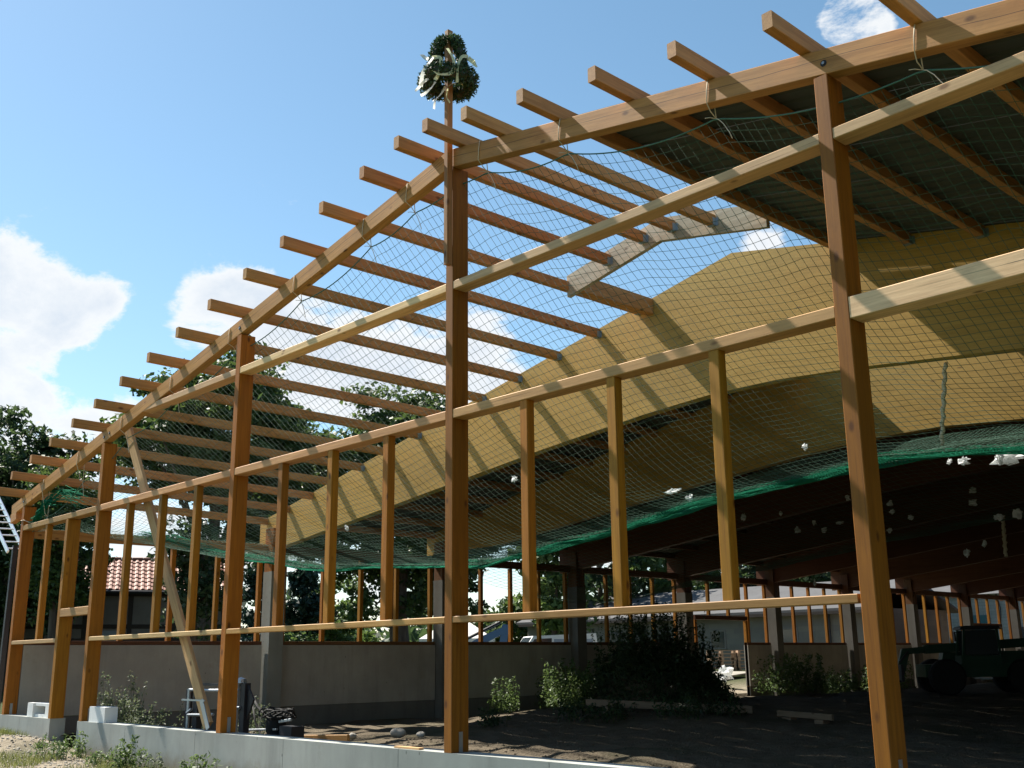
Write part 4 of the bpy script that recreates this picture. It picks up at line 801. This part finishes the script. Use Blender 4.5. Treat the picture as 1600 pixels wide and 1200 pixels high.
# ------------------------------------------------------------------ background buildings
hs = thing('half_timbered_house', 'old half timbered house with red tiled roof beyond the left end of the hall', 'house', (-30.3, 9.2, .7), math.atan2(.92, .39))
def hp_(nm, m, fn, par=None): b = MB(); fn(b); return b.build(nm, m, par or hs)
hp_('house_wall', 'plaster', lambda b: b.box((-6.0, 0, -.3), (3.8, 5.0, 3.55)))
for x in (-5.9, -4.3, -2.6, -1.2, .35, 1.9, 3.7): timber('wall_post', (x, -.012, -.2), (x, -.012, 3.5), .06, .16, 'old_timber', hs, up=(1, 0, 0))
for z in (.55, 1.75, 2.25, 3.42): timber('wall_rail', (-6, -.016, z), (3.8, -.016, z), .06, .15, 'old_timber', hs)
for a, b in (((-4.2, 2.3), (-2.7, 3.4)), ((2.0, .6), (3.3, 1.7)), ((-1.1, .6), (.25, 1.7))): timber('wall_strut', (a[0], -.02, a[1]), (b[0], -.02, b[1]), .06, .13, 'old_timber', hs)
dr = hp_('door', 'white_paint', lambda b: b.box((-.98, -.06, .0), (.12, -.03, 2.1))); M['door_grey'] = mat('grey door paint', (.20, .23, .26), .6); dr.data.materials[0] = M['door_grey']
hp_('door_pane', 'glass', lambda b: b.box((-.80, -.066, 1.25), (-.06, -.055, 1.85)), dr)
for x in (-3.9, 2.1):
    wf = hp_('window', 'white_paint', lambda b: (b.box((x, -.06, .85), (x+1.1, -.03, .93)), b.box((x, -.06, 1.57), (x+1.1, -.03, 1.65)), b.box((x, -.06, .93), (x+.08, -.03, 1.57)), b.box((x+1.02, -.06, .93), (x+1.1, -.03, 1.57)), b.box((x+.51, -.06, .93), (x+.59, -.03, 1.57))))
    wf.data.materials[0] = M['door_grey']; hp_('pane', 'glass', lambda b: b.box((x+.08, -.045, .93), (x+1.02, -.04, 1.57)), wf)
rf = hp_('roof', 'old_timber', lambda b: b.poly([(-6.5, -.5, 3.52), (-6.5, 2.0, 4.80), (-6.5, 4.5, 3.5)], (10.7, 0, 0)))
V = []; F = []
rows, cols = 8, 48
for i in range(rows):
    for j in range(cols):
        x0 = -6.5+10.7*j/cols; x1 = x0+10.7/cols; t0, t1 = i/rows, (i+1.25)/rows; o = len(V); jz = random.uniform(-.006, .006)
        pr = [(x0, .0), (x0+.05, .045), (x0+.11, .045), (x0+.15, .012), (x1+.005, .0)]
        for t, lift in ((t0, .055), (t1, .015)):
            y = -.55+2.55*t; z = 3.50+1.32*t
            for x, h in pr: V.append((x, y, z+h+lift+jz))
        F += [(o+q, o+q+1, o+6+q, o+5+q) for q in range(4)]+[(o+4, o+3, o+2, o+1, o)]
tl = MB().add(V, F).build('roof_tiles', M['tile'], hs); tl['kind'] = 'stuff'
hp_('ridge_cap', 'tile', lambda b: [b.cyl((-6.5+.4*i, 2.02, 4.88), (-6.5+.4*i+.39, 2.02, 4.885), .085, 8) for i in range(27)])
hp_('gutter', 'steel_dark', lambda b: b.cyl((-6.5, -.62, 3.46), (4.2, -.62, 3.46), .06, 8))
sb = thing('stone_building', 'long low grey stone building with pale roof behind the side doorway', 'building', (-27.5, 38.0, .9))
def sp(nm, m, fn, par=None): b = MB(); fn(b); return b.build(nm, m, par or sb)
sp('building_wall', 'stonewall', lambda b: b.box((-11.3, 0, -.6), (11.0, 8, 2.85)))
rs = sp('roof', 'roof_grey', lambda b: b.poly([(-11.8, -.45, 2.72), (-11.8, 4, 4.25), (-11.8, 8.45, 2.72), (-11.8, 8.45, 2.84), (-11.8, 4, 4.38), (-11.8, -.45, 2.84)], (23.3, 0, 0)))
sp('eave_board', 'old_timber', lambda b: b.box((-11.6, -.47, 2.58), (11.4, -.43, 2.72)), rs)
for x in (-8.5, -4.9, -1.0, 2.3, 6.5):
    wf = sp('window', 'white_paint', lambda b: (b.box((x-.08, -.03, 1.15), (x, .0-.002, 1.95)), b.box((x+.85, -.03, 1.15), (x+.93, -.002, 1.95)), b.box((x-.08, -.03, 1.95), (x+.93, -.002, 2.05)), b.box((x-.12, -.07, 1.08), (x+.97, -.002, 1.15)))); wf.data.materials[0] = M['plaster']
    sp('pane', 'glass', lambda b: b.box((x, -.012, 1.15), (x+.85, -.004, 1.95)), wf)
sp('downpipe', 'steel_dark', lambda b: b.cyl((9.2, -.1, -.3), (9.2, -.1, 2.7), .05, 8))
bb = thing('brick_building', 'whitewashed brick building with teal doors seen behind the telehandler', 'building', (-24, 62, .8))
def bp_(nm, m, fn, par=None): b = MB(); fn(b); return b.build(nm, m, par or bb)
M['teal'] = mat('teal door paint', (.03, .09, .10), .5)
bp_('building_wall', 'brickwhite', lambda b: b.box((-10, 0, -.5), (9.5, 8, 4.6)))
bp_('roof', 'roof_grey', lambda b: b.poly([(-10.4, -.4, 4.5), (-10.4, 4, 6.2), (-10.4, 8.4, 4.5)], (20.4, 0, 0)))
for x in (-4.2, -2.6, 1.3): d = bp_('door', 'teal', lambda b: b.box((x, -.06, 0), (x+1.35, -.005, 3.2)))
bp_('window', 'glass', lambda b: b.box((4.2, -.03, 1.2), (5.6, -.004, 2.4))); bp_('cable', 'steel_dark', lambda b: b.tube([(3.2, -.04, 4.5), (3.4, -.05, 3.6), (3.3, -.05, 2.6)], .03, 5))
# pallets, van, excavator, tent, ladder
pb = at(1137, 50); pz = 1.0
def pallet_bm():
    b = MB()
    for y in (-.5, -.25, 0, .25, .5): b.box((-.6, y-.06, .12), (.6, y+.06, .145))
    for x in (-.55, 0, .55): b.box((x-.05, -.56, .02), (x+.05, .56, .118))
    for y in (-.5, 0, .5): b.box((-.6, y-.06, 0), (.6, y+.06, .018))
    return b
p0 = pallet_bm().build('pallet', M['pallet'])
for c in range(2):
    for i in range(6):
        o = p0 if (c, i) == (0, 0) else p0.copy()
        if o is not p0: COL.objects.link(o)
        o.location = (pb[0]+c*1.05-.35, pb[1]+c*.72, pz+.15*i); o.rotation_euler = (0, 0, .75+random.uniform(-.04, .04))
        lv = ('bottom', 'second', 'third', 'fourth', 'fifth', 'topmost')[i]; tag(o, f'{lv} wooden pallet of the {"left" if c == 0 else "right"} stack beyond the side doorway', 'pallet', 'wooden pallets stacked beyond the side doorway')
vn = thing('parked_van', 'white and grey van parked beyond the side wall, only its top showing', 'van', (*at(858, 47)[:2], .8), math.atan2(-.72, -.69)+.25)
def vp(nm, m, fn, par=None): b = MB(); fn(b); return b.build(nm, m, par or vn)
vp('van_body', 'white_paint', lambda b: b.poly([(-1.9, -.85, .35), (1.9, -.85, .35), (2.0, -.85, .95), (1.35, -.85, 1.1), (.9, -.85, 1.75), (-1.85, -.85, 1.85), (-1.95, -.85, 1.0)], (0, 1.7, 0)))
vp('side_panel', 'van_grey', lambda b: b.box((-1.7, -.856, .5), (.0, -.851, 1.62))); vp('side_panel', 'van_grey', lambda b: b.box((-1.7, .851, .5), (.0, .856, 1.62)))
vp('side_window', 'glass', lambda b: b.poly([(.1, -.857, 1.1), (1.2, -.857, 1.1), (.85, -.857, 1.62), (.1, -.857, 1.66)], (0, .004, 0))); vp('side_window', 'glass', lambda b: b.poly([(.1, .853, 1.1), (1.2, .853, 1.1), (.85, .853, 1.62), (.1, .853, 1.66)], (0, .004, 0)))
vp('windscreen', 'glass', lambda b: b.poly([(1.34, -.75, 1.13), (1.34, .75, 1.13), (.93, .75, 1.70), (.93, -.75, 1.70)], (.012, 0, .008)))
for x in (-1.2, 1.2):
    for y in (-.82, .82): vp('wheel', 'rubber', lambda b: b.lathe([(.1, -.09), (.30, -.09), (.32, 0), (.30, .09), (.1, .09)], (x, y, .32), 18, 'y'))
ex = thing('blue_excavator', 'blue digger arm bent over the side wall right of the middle post', 'excavator', (*at(786, 44)[:2], .75), math.atan2(.73, .68))
def ep(nm, m, fn, par=None): b = MB(); fn(b); return b.build(nm, m, par or ex)
ep('upper_arm', 'blue_paint', lambda b: b.poly([(-2.2, -.12, 1.05), (-.9, -.12, 1.75), (.12, -.12, 2.18), (.2, -.12, 1.95), (-.8, -.12, 1.45), (-2.1, -.12, .75)], (0, .24, 0)))
ep('lower_arm', 'blue_paint', lambda b: b.poly([(.0, -.1, 2.25), (.25, -.1, 2.2), (.1, -.1, 1.0), (-.25, -.1, .15), (-.4, -.1, .25)], (0, .2, 0)))
ep('cylinder', 'steel_dark', lambda b: b.cyl((-1.4, 0, 1.70), (-.1, 0, 2.32), .06, 10)); ep('bucket', 'steel_dark', lambda b: b.poly([(-.45, -.4, .25), (-.1, -.4, .2), (.05, -.4, -.25), (-.35, -.4, -.45), (-.65, -.4, -.15)], (0, .8, 0)))
ep('machine_body', 'blue_paint', lambda b: (b.box((-3.6, -.7, .2), (-2.0, .7, 1.0)), b.box((-3.3, -.1, 1.0), (-2.4, .65, 1.5)))); ep('tracks', 'rubber', lambda b: (b.box((-3.7, -.85, -.35), (-1.8, -.5, .2)), b.box((-3.7, .5, -.35), (-1.8, .85, .2))))
tt = thing('market_tent', 'pale pyramid tent roof peeping over the side wall beside the middle post', 'tent', (*at(716, 52)[:2], .75), math.atan2(.72, .69))
tt.scale = (1.35, 1.35, 1.12)
def ttp(nm, m, fn): b = MB(); fn(b); return b.build(nm, m, tt)
ttp('tent_roof', 'canvas', lambda b: b.add([(-1.25, -1.25, 1.62), (1.25, -1.25, 1.62), (1.25, 1.25, 1.62), (-1.25, 1.25, 1.62), (0, 0, 2.62), (-1.25, -1.25, 1.45), (1.25, -1.25, 1.45), (1.25, 1.25, 1.45), (-1.25, 1.25, 1.45)], [(0, 1, 4), (1, 2, 4), (2, 3, 4), (3, 0, 4), (0, 5, 6, 1), (1, 6, 7, 2), (2, 7, 8, 3), (3, 8, 5, 0)]))
for x in (-1.2, 1.2):
    for y in (-1.2, 1.2): ttp('tent_leg', 'galv', lambda b: b.cyl((x, y, 0), (x, y, 1.6), .025, 8))
# inclined aluminium ladder of a lift mast left of the hall
ld = thing('lift_ladder', 'bright aluminium lift ladder slanting down behind the left corner post', 'ladder', (-16.2, .9, .3))
A = np.array([-19.4, .1, 7.3]); B = np.array([-15.75, .55, 4.05]); 
def ldp(nm, m, fn): b = MB(); fn(b); return b.build(nm, m, ld)
A -= np.array(ld.location); B -= np.array(ld.location); sd = np.array([.06, .33, .0])
for s in (-.5, .5): ldp('ladder_rail', 'alu', lambda b: b.bar(tuple(A+sd*s), tuple(B+sd*s), .04, .08))
for i in range(20): 
    c = A+(B-A)*(i+.5)/20; ldp('rung', 'alu', lambda b: b.cyl(tuple(c-sd*.5), tuple(c+sd*.5), .016, 8))
ldp('mast', 'steel_dark', lambda b: (b.bar(tuple(B+np.array([-.1, 0, .15])), (.25, -.35, 0), .10, .10), b.box((-.1, -.7, -.1), (.6, .0, .12))))
